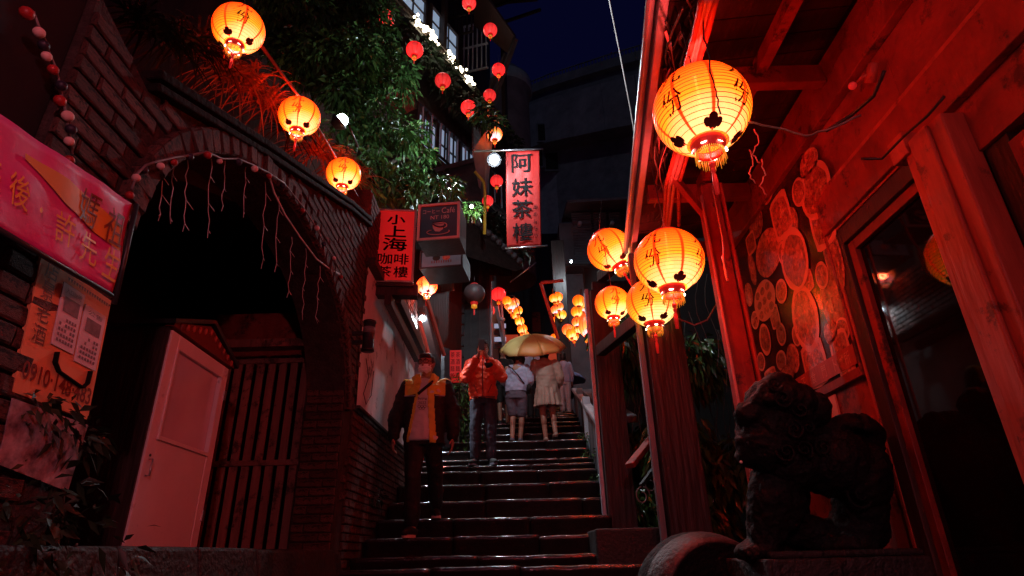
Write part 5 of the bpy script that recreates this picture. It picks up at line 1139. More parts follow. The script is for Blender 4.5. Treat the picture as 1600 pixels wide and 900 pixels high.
for i, ch in enumerate('あめおちゃ'): text(m, ch, lambda x, y: bf(x, y, .022), .84, .40 - .075 * i, w=.12, h=.05)
part(m, 'lettering', 'print_black', tb_)
m = MB(); m.tube([b4[3] + Vector((-.50, 0, .02)), b4[2] + Vector((.06, 0, .03))], .016, 8); part(m, 'pole', 'steel', tb_); m = MB(); m.tube([b4[0] + Vector((-.03, 0, -.03)), b4[1] + Vector((.10, 0, .0))], .014, 8); part(m, 'pole', 'steel', tb_)

# ================================================================== DARK HOUSE WITH THE TILED EAVE
hs = thing('slatted_house', 'dark slatted house with a tiled eave between the signs and the stairs', 'house', (-2.2, 12.5, 3.5))
HX = P(768, 520, 13.0).x
m = MB(); m.box(-4.2, HX, 12.6, 18, 3.0, 9.2); part(m, 'wall', 'siding', hs)
n = 0; x = P(700, 560, 12.6).x
while x < HX + .02:
    m = MB(); m.box(x - .012, x + .05, 12.55, 12.598, 3.2, 8.4); part(m, 'board', 'siding', hs); x += .20
for z in np.arange(4.2, 8.2, .26):
    m = MB(); m.box(P(690, 560, 12.6).x - .6, P(722, 560, 12.6).x, 12.50, 12.548, z, z + .22); part(m, 'slat', 'siding', hs)
m = MB(); m.tube([(P(764, 480, 12.3).x, 12.3, 3.5), (P(764, 480, 12.3).x, 12.3, 8.0)], .03, 8); part(m, 'downpipe', 'grey_metal', hs)
# tiled roof: rises to the left behind the signs
r0, r1 = P(700, 320, 11.2), P(814, 414, 12.4); r2, r3 = P(752, 330, 13.6), P(812, 400, 13.6)
ra, rb = P(690, 302, 11.2), P(814, 413, 12.0)   # eave line
up = (Vector((-.30, .75, .55))).normalized() * 1.6
m = MB(); q = [ra - Z_ * .1, rb - Z_ * .1, rb + up - Z_ * .1, ra + up - Z_ * .1]; m.hexa(q + [p + Z_ * .08 for p in q]); part(m, 'roof_deck', 'coping_dark', hs)
# underside boards and hidden mass toward the viewer
dn = Vector((-.9, -.2, -.05)); q = [ra + dn * 1.0 - Z_ * .9, rb + Vector((-.1, 0, -.16)), rb - Z_ * .1, ra - Z_ * .1]; m = MB(); q2 = [p + Vector((0, .05, .04)) for p in q]; m.hexa(q + q2); part(m, 'soffit', 'coping_dark', hs)
nt_ = 15
for k in range(nt_):
    p = ra.lerp(rb, (k + .5) / nt_); m = MB(); r_ = .062
    for (rr, off) in ((r_, 0),):
        m.tube([p - up.normalized() * .10 + Z_ * .05, p + up * .98 + Z_ * .05], r_, 10)
    part(m, 'roof_tile', 'tile', hs)
m = MB(); m.bar(P(690, 330, 11), P(700, 455, 11), .2, .2); part(m, 'corner_post', 'dark_wood', hs)
m = MB(); m.hexa([P(764, 430, 12.5), P(800, 432, 12.7), P(800, 432, 16), P(764, 430, 16)] + [p + Z_ * .5 for p in (P(764, 430, 12.5), P(800, 432, 12.7), P(800, 432, 16), P(764, 430, 16))]); part(m, 'eave_box', 'coping_dark', hs)
# red notice panel on the house wall
m = MB(); a = P(697, 532, 12.0); b = P(718, 590, 12.0); m.box(a.x, b.x, 12.0, 12.05, b.z, a.z); pn = solo(m, 'hanging_sign', 'sign_red', 'dark red panel with vertical characters behind the leafy bush', 'sign')
m = MB()
for u in (.28, .72):
    for i, ch in enumerate('茶酒麵飯'): text(m, ch, lambda x, y: Vector((a.x + (b.x - a.x) * x, 11.993, b.z + (a.z - b.z) * y)), u, .85 - .22 * i, w=.34, h=.17)
o = part(m, 'lettering', 'print_black', pn); 
# small camera and blue lit windows of the passage beyond the man with the phone
m = MB(); a = P(764, 500, 15); b = P(784, 548, 15); 
bw_ = thing('lit_shopfront', 'bluish lit louvred shopfront behind the head of the man in the orange jacket', 'shopfront', (a.x, 15, b.z))
for k in range(4):
    z0 = b.z + (a.z - b.z) * (k / 4); z1 = b.z + (a.z - b.z) * ((k + .62) / 4); m = MB(); m.box(a.x, b.x + .12, 14.1, 14.14, z0, z1); part(m, 'louvre', 'lit_window' if k in (1, 3) else 'siding', bw_)
m = MB(); m.bar(P(776, 478, 13.2), P(790, 550, 13.2), .07, .07); m.bar(P(783, 470, 13.4), P(789, 540, 13.4), .04, .04); solo(m, 'sloping_post', 'grey_metal', 'sloping pale post below the red lantern at the roof tip', 'post')
m = MB(); m.tube([P(786, 499, 13.0), P(784, 499, 12.8)], .045, 12); m.ell(P(784, 499, 12.78), .04, 10); m.bar(P(786, 499, 13.0), P(786, 492, 13.2), .02, .02); solo(m, 'security_camera', 'coping_paint', 'small white security camera on the sloping pale post', 'camera')
m = MB(); m.tube([P(797, 441, 12), P(838, 410, 12)], .012, 6); solo(m, 'thin_pole', 'steel', 'thin bright pole sticking up from the tip of the tiled roof', 'pole')

# ================================================================== FAR BUILDINGS
fb = thing('far_building', 'large dim concrete building with a curved railed terrace against the night sky', 'building', (4, 30, 6))
top = [(815, 150), (860, 132), (905, 118), (950, 104), (1000, 90), (1060, 76)]
tp_ = [P(x, y, 33 - i * 1.3) for i, (x, y) in enumerate(top)]
def strip(dz0, dz1, dy0, dy1, name, mt, pts=tp_, par=fb):
    for a, b in zip(pts, pts[1:]):
        m = MB(); d = (b - a); nrm = Vector((d.y, -d.x, 0)).normalized(); nrm = nrm if nrm.y < 0 else -nrm
        q = [a + nrm * dy0 + Z_ * dz0, b + nrm * dy0 + Z_ * dz0, b + nrm * dy1 + Z_ * dz0, a + nrm * dy1 + Z_ * dz0]; m.hexa([Vector(p) for p in q] + [Vector(p) + Z_ * (dz1 - dz0) for p in q]); part(m, name, mt, par)
strip(-.55, 0, -2, .5, 'parapet', 'concrete'); strip(-1.7, -.552, -2, .2, 'cornice', 'concrete'); strip(-4.4, -1.702, -2, .9, 'terrace_band', 'concrete_block'); strip(-22, -4.402, -2, 0, 'wall', 'concrete_block')
m = MB()
for a, b in zip(tp_, tp_[1:]):
    m.tube([a + Z_ * .75, b + Z_ * .75], .04, 5)
    for k in range(9): p = a.lerp(b, k / 9); m.tube([p, p + Z_ * .75], .03, 4)
part(m, 'terrace_railing', 'concrete', fb)
for (x, y) in ((838, 245), (862, 250), (885, 246), (910, 243), (935, 240), (965, 232), (885, 200), (850, 205), (920, 195)):
    a = P(x, y, 29.5); m = MB(); m.box(a.x - .38, a.x + .38, a.y, a.y + .1, a.z - .65, a.z + .5); w_ = part(m, 'window', 'concrete', fb); m = MB(); m.box(a.x - .3, a.x + .3, a.y - .02, a.y - .001, a.z - .56, a.z + .42); part(m, 'pane', 'black_void', w_)
# rounded tower
c = P(788, 160, 24); tw = thing('round_tower', 'rounded turret with a pale band behind the teahouse corner', 'tower', (c.x, c.y, 6))
m = MB(); m.lathe([(1.0, -8), (1.0, .2), (1.12, .3), (1.12, .95), (1.0, 1.0), (.7, 1.5), (.2, 1.75), (0, 1.8)], 28, (c.x, c.y, c.z)); part(m, 'shaft', 'concrete', tw); m = MB(); m.lathe([(1.13, .36), (1.15, .40), (1.15, .85), (1.13, .9)], 28, (c.x, c.y, c.z)); part(m, 'pale_band', 'pale_siding', tw)
# shuttered building to the right of the row of lanterns
sb = thing('shuttered_house', 'dark house with grey roller shutters and a pent roof behind the right lantern cluster', 'house', (P(940, 400, 18).x, 17.5, 5))
a = P(893, 420, 18); b = P(1010, 318, 18)
m = MB(); m.box(a.x - .2, a.x + 6, 17.3, 19, 3, b.z + .5); part(m, 'wall', 'concrete', sb)
for x0, x1 in ((900, 926), (931, 951), (956, 976), (980, 1000)):
    p0, p1 = PY(x0, 430, 17.2), PY(x1, 330, 17.2); ns = 24
    for k in range(ns): z0 = p0.z + (p1.z - p0.z) * k / ns; m = MB(); m.box(p0.x, p1.x, 17.22, 17.25 + .0, z0, z0 + (p1.z - p0.z) / ns * .72); part(m, 'shutter_slat', 'concrete', sb)
p0 = PY(885, 318, 16.6); m = MB(); m.hexa([(p0.x, 16.4, p0.z - .1), (p0.x + 6, 16.4, p0.z + .15), (p0.x + 6, 18.5, p0.z + .6), (p0.x, 18.5, p0.z + .4), (p0.x, 16.4, p0.z), (p0.x + 6, 16.4, p0.z + .25), (p0.x + 6, 18.5, p0.z + .7), (p0.x, 18.5, p0.z + .5)]); part(m, 'pent_roof', 'concrete', sb)
p0 = PY(890, 420, 16.2); m = MB(); m.hexa([(p0.x - .2, 15.8, p0.z - .1), (p0.x + 6, 15.8, p0.z - .1), (p0.x + 6, 17.2, p0.z + .3), (p0.x - .2, 17.2, p0.z + .3), (p0.x - .2, 15.8, p0.z - .03), (p0.x + 6, 15.8, p0.z - .03), (p0.x + 6, 17.2, p0.z + .37), (p0.x - .2, 17.2, p0.z + .37)]); part(m, 'lower_canopy', 'dark_wood', sb)
for x in (905, 955): p = PY(x, 352, 17.0); m = MB(); m.tube([p, p + Vector((.0, -.25, -.05))], .07, 8); part(m, 'wall_lamp_shell', 'coping_paint', sb)
lamp('white lamp on the canopy of the shuttered house, above the balustrade', P(893, 408, 15.4), (-.35, -.6, -.7), .035, 60, 'wall_lamp')
# middle house wall closing the street, brown post, gable frame
m = MB(); a = P(800, 560, 24); m.box(a.x - 4, a.x + 7, 23, 24, 5, P(850, 330, 24).z + .3); eh = thing('end_house', 'dark timber house closing the view at the top of the stairs', 'house', (a.x + 1, 23, 6)); part(m, 'wall', 'siding', eh)
for k in range(13):
    x = a.x - 1.2 + k * .42; m = MB(); m.box(x, x + .06, 22.93, 22.998, 6, P(850, 340, 24).z); part(m, 'batten', 'dark_wood', eh)
for (x0, y0, x1, y1, mt) in ((786, 520, 812, 556, 'warm_glow'), (830, 485, 846, 520, 'red_plaster'), (862, 448, 882, 466, 'warm_glow'), (846, 530, 880, 575, 'warm_glow'), (812, 556, 846, 600, 'lit_window')):
    p0, p1 = PY(x0, y1, 22.8), PY(x1, y0, 22.8); m = MB(); m.box(p0.x, p1.x, 22.86, 22.92, p0.z, p1.z); f_ = part(m, 'window', 'dark_wood', eh); m = MB(); m.box(p0.x + .06, p1.x - .06, 22.84, 22.858, p0.z + .06, p1.z - .06); part(m, 'pane', mt, f_)
m = MB(); p0 = P(878, 540, 16); m.box(P(868, 450, 15).x, P(890, 450, 15).x, 14.4, 14.6, 5, P(875, 330, 15).z); solo(m, 'brown_post', 'post_wood', 'wide brown post rising behind the second row of small lanterns', 'post', bevel=.01)
m = MB(); m.bar(P(845, 442, 14), P(872, 530, 14), .06, .06); m.bar(P(845, 442, 14), P(880, 438, 14), .06, .06); solo(m, 'gable_frame', 'red_trim', 'thin red-lit slanting frame beside the second row of small lanterns', 'frame')

# rows of small lanterns
GS = 'small yellow-orange lanterns strung in rows above the stairs'
rows = [[(792, 470), (797, 476), (804, 473), (809, 485), (812, 502), (816, 514), (820, 524), (800, 481), (806, 492)], [(865, 466), (871, 464), (873, 479), (867, 484), (877, 492), (869, 501), (879, 503), (875, 514), (880, 516), (876, 526), (886, 531), (866, 528)],
        [(904, 470), (914, 472), (901, 487), (911, 481), (901, 503), (892, 521), (902, 514), (896, 525), (908, 495), (887, 515)]]
names = [['first', 'second', 'third', 'fourth', 'fifth', 'sixth', 'seventh', 'eighth', 'ninth'], ['first', 'second', 'third', 'fourth', 'fifth', 'sixth', 'seventh', 'eighth', 'ninth', 'tenth', 'eleventh', 'twelfth'], ['first', 'second', 'third', 'fourth', 'fifth', 'sixth', 'seventh', 'eighth', 'ninth', 'tenth']]
where = ['from the top in the left row of small lanterns, under the roof tip', 'from the top in the middle row of small lanterns, before the brown post', 'from the top in the right row of small lanterns, beside the oval lantern']
for ri, row in enumerate(rows):
    for i, (px, py) in enumerate(row):
        zc = 12.5 + i * (.75 if ri != 2 else .35) - (ri == 2) * 1.5; r = [8, 7.8, 9][ri] * random.uniform(.85, 1.1); r = 9.5 if (px, py) in ((886, 531), (797, 476)) else r; c = P(px, py, zc)
        mt = 'lantern_paper' if (i * 7 + ri * 3) % 5 in (0, 1, 3) else 'lantern_paper_orange'
        make_lantern('small_lantern', f'{names[ri][i]} lantern {where[ri]}', GS, mt, c, r * zc / FPX / LR, random.uniform(0, 2), (random.uniform(-.1, .1), random.uniform(-.15, .15)), 1, 16 if i in (1, 5) else 0, (1, .12, .06))
c = P(917, 508, 9.2); o = make_lantern('oval_lantern', 'tall oval orange lantern with red flames beside the right row of small lanterns', None, 'lantern_paper_orange', c, 13 * 9.2 / FPX / LR, .9, (0, .1), 1, 8, (1, .12, .06), cord=(c.x, c.y, c.z + .4)); o.scale.z *= 1.6
c = P(921, 472, 10.2); make_lantern('small_lantern', 'red-orange lantern behind the top of the right row, touching the grey board', GS, 'lantern_paper_orange', c, 11 * 10.2 / FPX / LR, .2, (0, 0), 1, 0)
c = P(829, 553, 13.5); make_lantern('small_lantern', 'small orange lantern glowing just under the yellow umbrella', GS, 'lantern_paper_orange', c, 5 * 13.5 / FPX / LR, .2, (0, 0), 1, 8, (1, .2, .1))
for k, pts_ in enumerate([[(790, 462, 12.5), (803, 462, 12.6), (812, 490, 14), (822, 530, 17)], [(866, 455, 12.4), (872, 480, 14), (878, 510, 16), (888, 535, 19)], [(908, 452, 11), (906, 480, 11.8), (900, 505, 12.6), (893, 530, 13.4)]]):
    m = MB(); m.tube([P(*p) for p in pts_], .012, 5); solo(m, 'lantern_cord', 'black_cable', ['cord carrying the left row of small lanterns', 'cord carrying the middle row of small lanterns', 'cord carrying the right row of small lanterns'][k], 'cord')

# ================================================================== CABLES
def cable(lab, pts, r, mt='cable', n=6, name='cable', wob=0.0):
    P_ = [P(*p) for p in pts]; out = []
    for a, b in zip(P_, P_[1:]):
        for k in range(4): out.append(a.lerp(b, k / 4) + Vector([random.uniform(-wob, wob) for _ in range(3)]))
    out.append(P_[-1]); m = MB(); m.tube(out, r, n); return solo(m, name, mt, lab, 'cable', 'overhead cables')
cable('thin pale wire slanting across the night sky', [(950, -10, 8), (968, 80, 9), (985, 170, 10), (1000, 260, 11), (1008, 305, 12)], .012, 'pale_wire')
cable('reddish wire running down beside the pale gutter', [(1033, -10, 3.4), (1018, 100, 4.4), (1002, 200, 5.6), (985, 300, 7.2), (983, 330, 7.6)], .009, 'pale_wire')
cb = [((1112, -8), (1100, 40), (1088, 85), (1083, 112)), ((1104, -8), (1092, 45), (1080, 90), (1076, 115)), ((1098, -8), (1086, 50), (1074, 95), (1070, 125)), ((1120, -8), (1106, 50), (1094, 90), (1090, 108))]
for i, q in enumerate(cb):
    cable(['brightest red conduit of the bundle above the largest lantern', 'second conduit of the bundle, pinkish, above the largest lantern', 'left conduit of the bundle above the largest lantern', 'right conduit of the bundle above the largest lantern'][i],
          [(x, y, z) for (x, y), z in zip(q, (2.5, 2.75, 3.0, 3.2))] + [(q[-1][0] - 14, 235, 3.9), (q[-1][0] - 30, 290, 4.4), (q[-1][0] - 38 + 3 * i, 352, 5.0)], .015, 'conduit' if i < 2 else 'red_trim', 8, 'conduit')
tang = thing('cable_tangle', 'tangle of old dark cables hanging under the edge of the porch roof', 'cables', P(1050, 150, 3.4), 'overhead cables')
for k in range(34):
    y0 = random.uniform(-10, 250); x0 = 1058 - y0 * .12 + random.uniform(-8, 30); L = random.uniform(60, 150); pts = []; zc = 2.75 + y0 * .006
    for j in range(8):
        t = j / 7; pts.append(P(x0 - (L * t) * .13 + 9 * math.sin(t * 6 + k), y0 + L * t + 5 * math.sin(t * 9 + k * 2), zc + t * .9))
    m = MB(); m.tube(pts, random.uniform(.004, .009), 5); part(m, 'strand', ['cable', 'black_cable', 'conduit', 'black_cable', 'black_cable'][k % 5], tang)
for k in range(10):
    x0 = 985 + k * 6; m = MB(); m.tube([P(x0, 300 - 4 * k, 5.2), P(x0 + 6 * math.sin(k), 330, 5.4), P(x0 + 4 + 8 * math.cos(k * 2), 365, 5.6), P(x0 + 10, 395, 5.8)], random.uniform(.006, .012), 5); part(m, 'strand', ['black_cable', 'cable', 'red_trim'][k % 3], tang)
cable('twisted wire dropping from the roof over the top of the largest lantern', [(1098, 20, 2.7), (1100, 60, 2.65), (1108, 88, 2.6), (1112, 120, 2.56), (1120, 150, 2.55), (1126, 178, 2.56)], .004, 'black_cable', wob=.004)
cable('sagging twisted wire running from the largest lantern to the red wall', [(1165, 190, 2.7), (1215, 200, 2.7), (1260, 212, 2.65), (1300, 200, 2.6), (1345, 180, 2.58)], .005, 'cable', wob=.004)
cable('dark cable looping along the red beam near the round bulb', [(1290, 205, 2.66), (1330, 180, 2.6), (1365, 150, 2.5), (1382, 110, 2.45)], .008, 'black_cable')
cable('dark cable looping under the red lintel beside the bracket block', [(1345, 248, 2.78), (1378, 248, 2.74), (1410, 215, 2.66), (1450, 180, 2.5), (1476, 150, 2.45)], .006, 'black_cable')
cable('pale wire loop hanging in front of the dark vines', [(1060, 498, 4.6), (1085, 508, 4.6), (1105, 500, 4.6), (1120, 475, 4.5), (1125, 455, 4.5)], .006, 'cable')
for i, (x, y) in enumerate([(1180, 200), (1172, 232), (1190, 250)]):
    cable(['crooked red-lit wire end hanging right of the largest lantern', 'short crooked wire end under the largest lantern', 'crooked wire end in front of the rafters'][i], [(x, y, 3.0), (x + 5, y + 22, 3.0), (x - 3, y + 40, 3.0), (x + 8, y + 55, 3.0)], .004, 'conduit', wob=.006)
cable('pale flex taped down the front of the red post', [(1112, 290, 4.1), (1122, 330, 3.95), (1128, 370, 3.85), (1132, 410, 3.75), (1137, 440, 3.7), (1128, 400, 3.8)], .006, 'conduit', wob=.004)

# ================================================================== PEOPLE
def V3(*a): return Vector(a)
def loft(m, rings, n=20, mi=0):
    """rings: (x, y, z, rx, ry)"""
    vs = []
    for (x, y, z, rx, ry) in rings: vs += [(x + rx * math.cos(2 * PI * k / n), y + ry * math.sin(2 * PI * k / n), z) for k in range(n)]
    N = len(rings); fs = [(i * n + k, i * n + (k + 1) % n, (i + 1) * n + (k + 1) % n, (i + 1) * n + k) for i in range(N - 1) for k in range(n)]
    fs += [tuple(range(n))[::-1], tuple((N - 1) * n + k for k in range(n))]; m.add(vs, fs, mi, True)
def limb(m, pts, rs, n=12):
    """tapered limb with rounded joints"""
    P2, R2 = [], []
    for i in range(len(pts) - 1):
        a, b = Vector(pts[i]), Vector(pts[i + 1])
        for k in range(5): t = k / 5; P2.append(a.lerp(b, t)); R2.append(rs[i] + (rs[i + 1] - rs[i]) * t)
    P2.append(Vector(pts[-1])); R2.append(rs[-1]); m.tube(P2, R2, n)
    for p, r in zip(pts, rs): m.ell(p, r * .99, n)
def hand(m, w, d, palm_n, side, s=1.0, curl=.5):
    """palm, four fingers of unequal length with a bend at the knuckles, thumb from the side of the palm"""
    w = Vector(w); d = Vector(d).normalized(); pn = Vector(palm_n); pn = (pn - d * pn.dot(d)).normalized(); sd = d.cross(pn).normalized() * side
    rot = Matrix((sd, pn, d)).transposed().to_euler()
    m.ell(w + d * .045 * s, (.040 * s, .017 * s, .052 * s), 12, rot=rot)
    for i, (o, l) in enumerate(((.030, .068), (.010, .078), (-.010, .073), (-.029, .056))):
        b = w + d * .085 * s + sd * o * s; l *= s; c = curl * (1 + .12 * i)
        k1 = b + (d * math.cos(c * .6) + pn * math.sin(c * .6)) * l * .5; k2 = k1 + (d * math.cos(c * 1.5) + pn * math.sin(c * 1.5)) * l * .55
        m.tube([b - d * .02, b, k1, k2], [.0098 * s, .0096 * s, .0088 * s, .0072 * s], 8); m.ell(k2, .0072 * s, 8)
    t0 = w + d * .025 * s + sd * .030 * s; t1 = t0 + (d * .6 + sd * .75 + pn * .35).normalized() * .036 * s; t2 = t1 + (d * .85 + sd * .25 + pn * .45).normalized() * .030 * s
    m.tube([t0, t1, t2], [.013 * s, .011 * s, .009 * s], 8); m.ell(t2, .009 * s, 8)
def head_parts(m, hc, R):
    hp = lambda x, y, z: hc + R @ V3(x, y, z); E3 = R.to_euler()
    m.ell(hc, (.073, .092, .105), 20, rot=E3); m.ell(hp(0, -.030, -.055), (.052, .058, .062), 16, rot=E3); m.ell(hp(0, -.062, -.088), (.026, .026, .022), 10, rot=E3)
    m.tube([hp(0, -.086, .018), hp(0, -.104, -.022)], [.009, .015], 8); m.ell(hp(0, -.101, -.026), (.017, .013, .011), 8, rot=E3)
    for s in (-1, 1):
        m.ell(hp(s * .074, .008, -.006), (.011, .020, .031), 10, rot=E3); m.ell(hp(s * .030, -.082, .030), (.024, .010, .008), 8, rot=E3); m.ell(hp(s * .042, -.066, -.028), (.022, .020, .020), 8, rot=E3)
    m.ell(hp(0, -.090, -.056), (.024, .010, .007), 8, rot=E3); m.ell(hp(0, -.088, -.067), (.020, .010, .008), 8, rot=E3)
def cloth_disp(a=.007, s=9, seed=0):
    return lambda co: np.array([a * noise.noise(Vector((c[0] * s + seed, c[1] * s, c[2] * s * .8))) + a * .6 * noise.noise(Vector((c[0] * s * 2.3, c[1] * s * 2.3, c[2] * s * 3 + seed))) for c in co])
def person(label, loc, H, yaw, J, group=None, vox=.009):
    root = thing('person', label, 'person', loc, group, rot=(0, 0, yaw)); root.scale = (H / 1.72,) * 3
    lean = J.get('lean', (0, 0)); tw = J.get('twist', 0)
    def tf(z): t = max(0, min(1, (z - .92) / .55)); return lean[0] * t, lean[1] * t
    hc = V3(lean[0] + J.get('head', (0, -.01, 0))[0], lean[1] + J.get('head', (0, -.01, 0))[1], 1.60 + J.get('head', (0, 0, 0))[2]); R = Euler(J.get('hrot', (0, 0, 0))).to_matrix()
    m = MB(); g = J.get('girth', 1.0)
    rings = []
    for z, rx, ry in ((.84, .12, .09), (.90, .160, .108), (.98, .155, .105), (1.08, .132, .092), (1.2, .148, .102), (1.32, .165, .103), (1.40, .150, .088), (1.445, .09, .07), (1.47, .055, .056), (1.54, .050, .052)):
        x, y = tf(z); rings.append((x, y + (.012 if z > 1.3 else 0), z, rx * (g if z < 1.38 else 1), ry * (g if z < 1.38 else 1)))
    loft(m, rings); m.tube([V3(lean[0], lean[1] + .012, 1.46), hc + R @ V3(0, .01, -.06)], .052, 12); head_parts(m, hc, R)
    for s in ('L', 'R'):
        a = J['arm' + s]; limb(m, a[:3], (.048, .040, .027)); hd = J['hand' + s]; hand(m, a[2], hd[0], hd[1], hd[2], 1.0, hd[3])
        l = J['leg' + s]; limb(m, l[:3], (.082, .055, .038)); k = l[2]; calf = Vector(l[1]).lerp(Vector(l[2]), .35) + V3(0, .018, 0); m.ell(calf, (.052, .056, .10), 12)
        fd = J.get('foot' + s, (0, -1, 0)); fd = Vector(fd).normalized(); k = Vector(k); m.tube([k + V3(0, 0, -.01), k + fd * .05 + V3(0, 0, -.05), k + fd * .15 + V3(0, 0, -.07)], [.036, .034, .024], 10); m.ell(k - fd * .03 + V3(0, 0, -.05), (.03, .035, .03), 10)
    me = applied(m, vox, 2, 'body'); me = mesh_edit(me, 'skin'); part(me, 'body', 'skin', root, local=True)
    return root, hc, R, tf
def eyes(root, hc, R):
    hp = lambda x, y, z: hc + R @ V3(x, y, z)
    for s in (-1, 1):
        m = MB(); m.ell(hp(s * .029, -.083, .014), (.010, .006, .0055), 10); m.ell(hp(s * .029, -.0885, .014), (.0045, .002, .0045), 8, 1); part(m, 'eye', ['white_cloth', 'print_black'], root, local=True)
        m = MB(); m.tube([hp(s * .014, -.094, .032), hp(s * .030, -.097, .037), hp(s * .046, -.086, .031)], .0035, 6); part(m, 'eyebrow', 'hair', root, local=True)
def hair_short(root, hc, R, matn='hair', n=0):
    m = MB(); hp = lambda x, y, z: hc + R @ V3(x, y, z); E3 = R.to_euler(); m.ell(hp(0, .014, .022), (.083, .094, .100), 20, rot=E3); m.ell(hp(0, -.045, .078), (.062, .046, .030), 14, rot=E3)
    me = applied(m, .008, 2, 'hair'); inv = R.inverted()
    def drop(c):
        q = inv @ (Vector(c) - hc); return (q.y < -.035 and q.z < .052) or q.z < -.065 or (q.y < .005 and q.z < .0)
    me = mesh_edit(me, matn, drop=drop, disp=lambda co: np.array([.004 * noise.noise(Vector(c) * 60) for c in co])); part(me, 'hair', matn, root, local=True)
def hair_bob(root, hc, R, matn, length=.10, w=.092):
    m = MB(); hp = lambda x, y, z: hc + R @ V3(x, y, z); E3 = R.to_euler(); m.ell(hp(0, .016, .020), (w - .006, .100, .102), 20, rot=E3)
    m.ell(hp(0, .038, -.04), (w, .075, .07 + length * .4), 18, rot=E3); m.ell(hp(0, .045, -.05 - length * .5), (w * .86, .058, .06 + length * .4), 16, rot=E3)
    me = applied(m, .009, 2, 'hair'); inv = R.inverted(); me = mesh_edit(me, matn, drop=lambda c: (inv @ (Vector(c) - hc)).y < -.045 and (inv @ (Vector(c) - hc)).z < .06, disp=lambda co: np.array([.006 * noise.noise(Vector((c[0] * 60, c[1] * 60, c[2] * 9))) for c in co])); part(me, 'hair', matn, root, local=True)
def shoe(root, k, fd, matn, sole, s=1.0):
    k = Vector(k); fd = Vector(fd).normalized(); m = MB(); zb = k.z - .088; a = k + fd * -.055; 
    m.tube([V3(a.x, a.y, zb + .045), k + fd * .02 + V3(0, 0, -.040), k + fd * .10 + V3(0, 0, -.052), k + fd * .185 + V3(0, 0, -.062)], [.040, .044, .044, .028], 12); m.ell(V3(a.x, a.y, zb + .045), .040, 10); m.ell(k + fd * .185 + V3(0, 0, -.062), (.030, .030, .024), 10)
    me = applied(m, .010, 2, 'shoe'); me = mesh_edit(me, matn, drop=lambda c: c[2] < zb + .010); o = part(me, 'shoe', matn, root, local=True)
    m = MB(); sd = V3(-fd.y, fd.x, 0); pts = []
    for t in np.linspace(0, 2 * PI, 22)[:-1]: pts.append((.13 * math.cos(t), .046 * math.sin(t) * (1 + .12 * math.cos(t))))
    c0 = k + fd * .065; m.prism(pts, lambda a_, b_, d_: V3(c0.x + fd.x * a_ + sd.x * b_, c0.y + fd.y * a_ + sd.y * b_, zb - .008 + d_), 0, .024); part(m, 'sole', sole, o, local=True)
def garment(root, m, name, mats, vox=.011, disp=None, mi=None, drop=None, thick=0.0, smooth=2, label=None):
    me = applied(m, vox, smooth, name); me = mesh_edit(me, mats, mi_fn=mi, drop=drop, disp=disp or cloth_disp()); o = part(me, name, mats, root, local=True, label=label)
    if thick: s = o.modifiers.new('t', 'SOLIDIFY'); s.thickness = thick; s.offset = -1
    return o
def sole_z(px, py, y): return stair_z(y)

# --- the man in the mask (nearest)
y0 = 5.80; zs = stair_z(y0 + .02); x0 = PY(655, 845, y0).x
J = dict(armL=[(-.175, .01, 1.39), (-.262, .03, 1.12), (-.285, -.01, .88)], armR=[(.175, .01, 1.39), (.262, .03, 1.12), (.275, -.02, .87)],
         handL=((-.04, -.05, -1), (1, 0, 0), 1, .5), handR=((-.05, -.08, -1), (-1, 0, 0), -1, .35),
         legL=[(-.09, 0, .90), (-.085, -.05, .50), (-.075, -.02, .095)], legR=[(.09, .02, .90), (.095, .03, .62), (.115, .33, .095 + .27)],
         footL=(-.25, -1, 0), footR=(.12, -1, 0), head=(0, -.02, 0), hrot=(.10, 0, -.30))
dz = stair_z(y0 + .45) - zs; J['legR'][2] = (.105, .40, .095 + dz / (1.74 / 1.72)); J['legR'][1] = (.10, .10, .66)
p1, hc, R, tf = person('man in face mask and glasses, black and yellow jacket over white T-shirt, walking down', (x0, y0 + .05, zs + .005), 1.76, .06, J)
hair_short(p1, hc, R); eyes(p1, hc, R)
hp = lambda x, y, z: hc + R @ V3(x, y, z)
m = MB(); m.ell(hp(0, -.048, -.048), (.068, .062, .056), 20, rot=R.to_euler()); me = applied(m, .007, 1, 'face_mask'); inv = R.inverted()
me = mesh_edit(me, 'mask', drop=lambda c: (inv @ (Vector(c) - hc)).y > -.030, disp=lambda co: np.array([.0035 * math.sin((inv @ (Vector(c) - hc)).z * 230) for c in co])); fm_ = part(me, 'face_mask', 'mask', p1, local=True)
m = MB()
for s in (-1, 1): m.tube([hp(s * .058, -.06, -.035), hp(s * .072, -.02, -.01), hp(s * .078, .012, .005)], .0022, 5)
part(m, 'ear_loop', 'mask', fm_, local=True)
m = MB()
for s in (-1, 1):
    m.tube([hp(s * .033 + .026 * math.cos(a), -.1035 + .010 * abs(math.cos(a)) * (1 if s * math.cos(a) > 0 else 0), .012 + .019 * math.sin(a)) for a in np.linspace(0, 2 * PI, 17)], .0026, 5); m.tube([hp(s * .058, -.092, .016), hp(s * .078, .01, .012)], .0024, 5)
m.tube([hp(-.008, -.105, .015), hp(.008, -.105, .015)], .0024, 5); part(m, 'glasses', 'black_metal', p1, local=True)
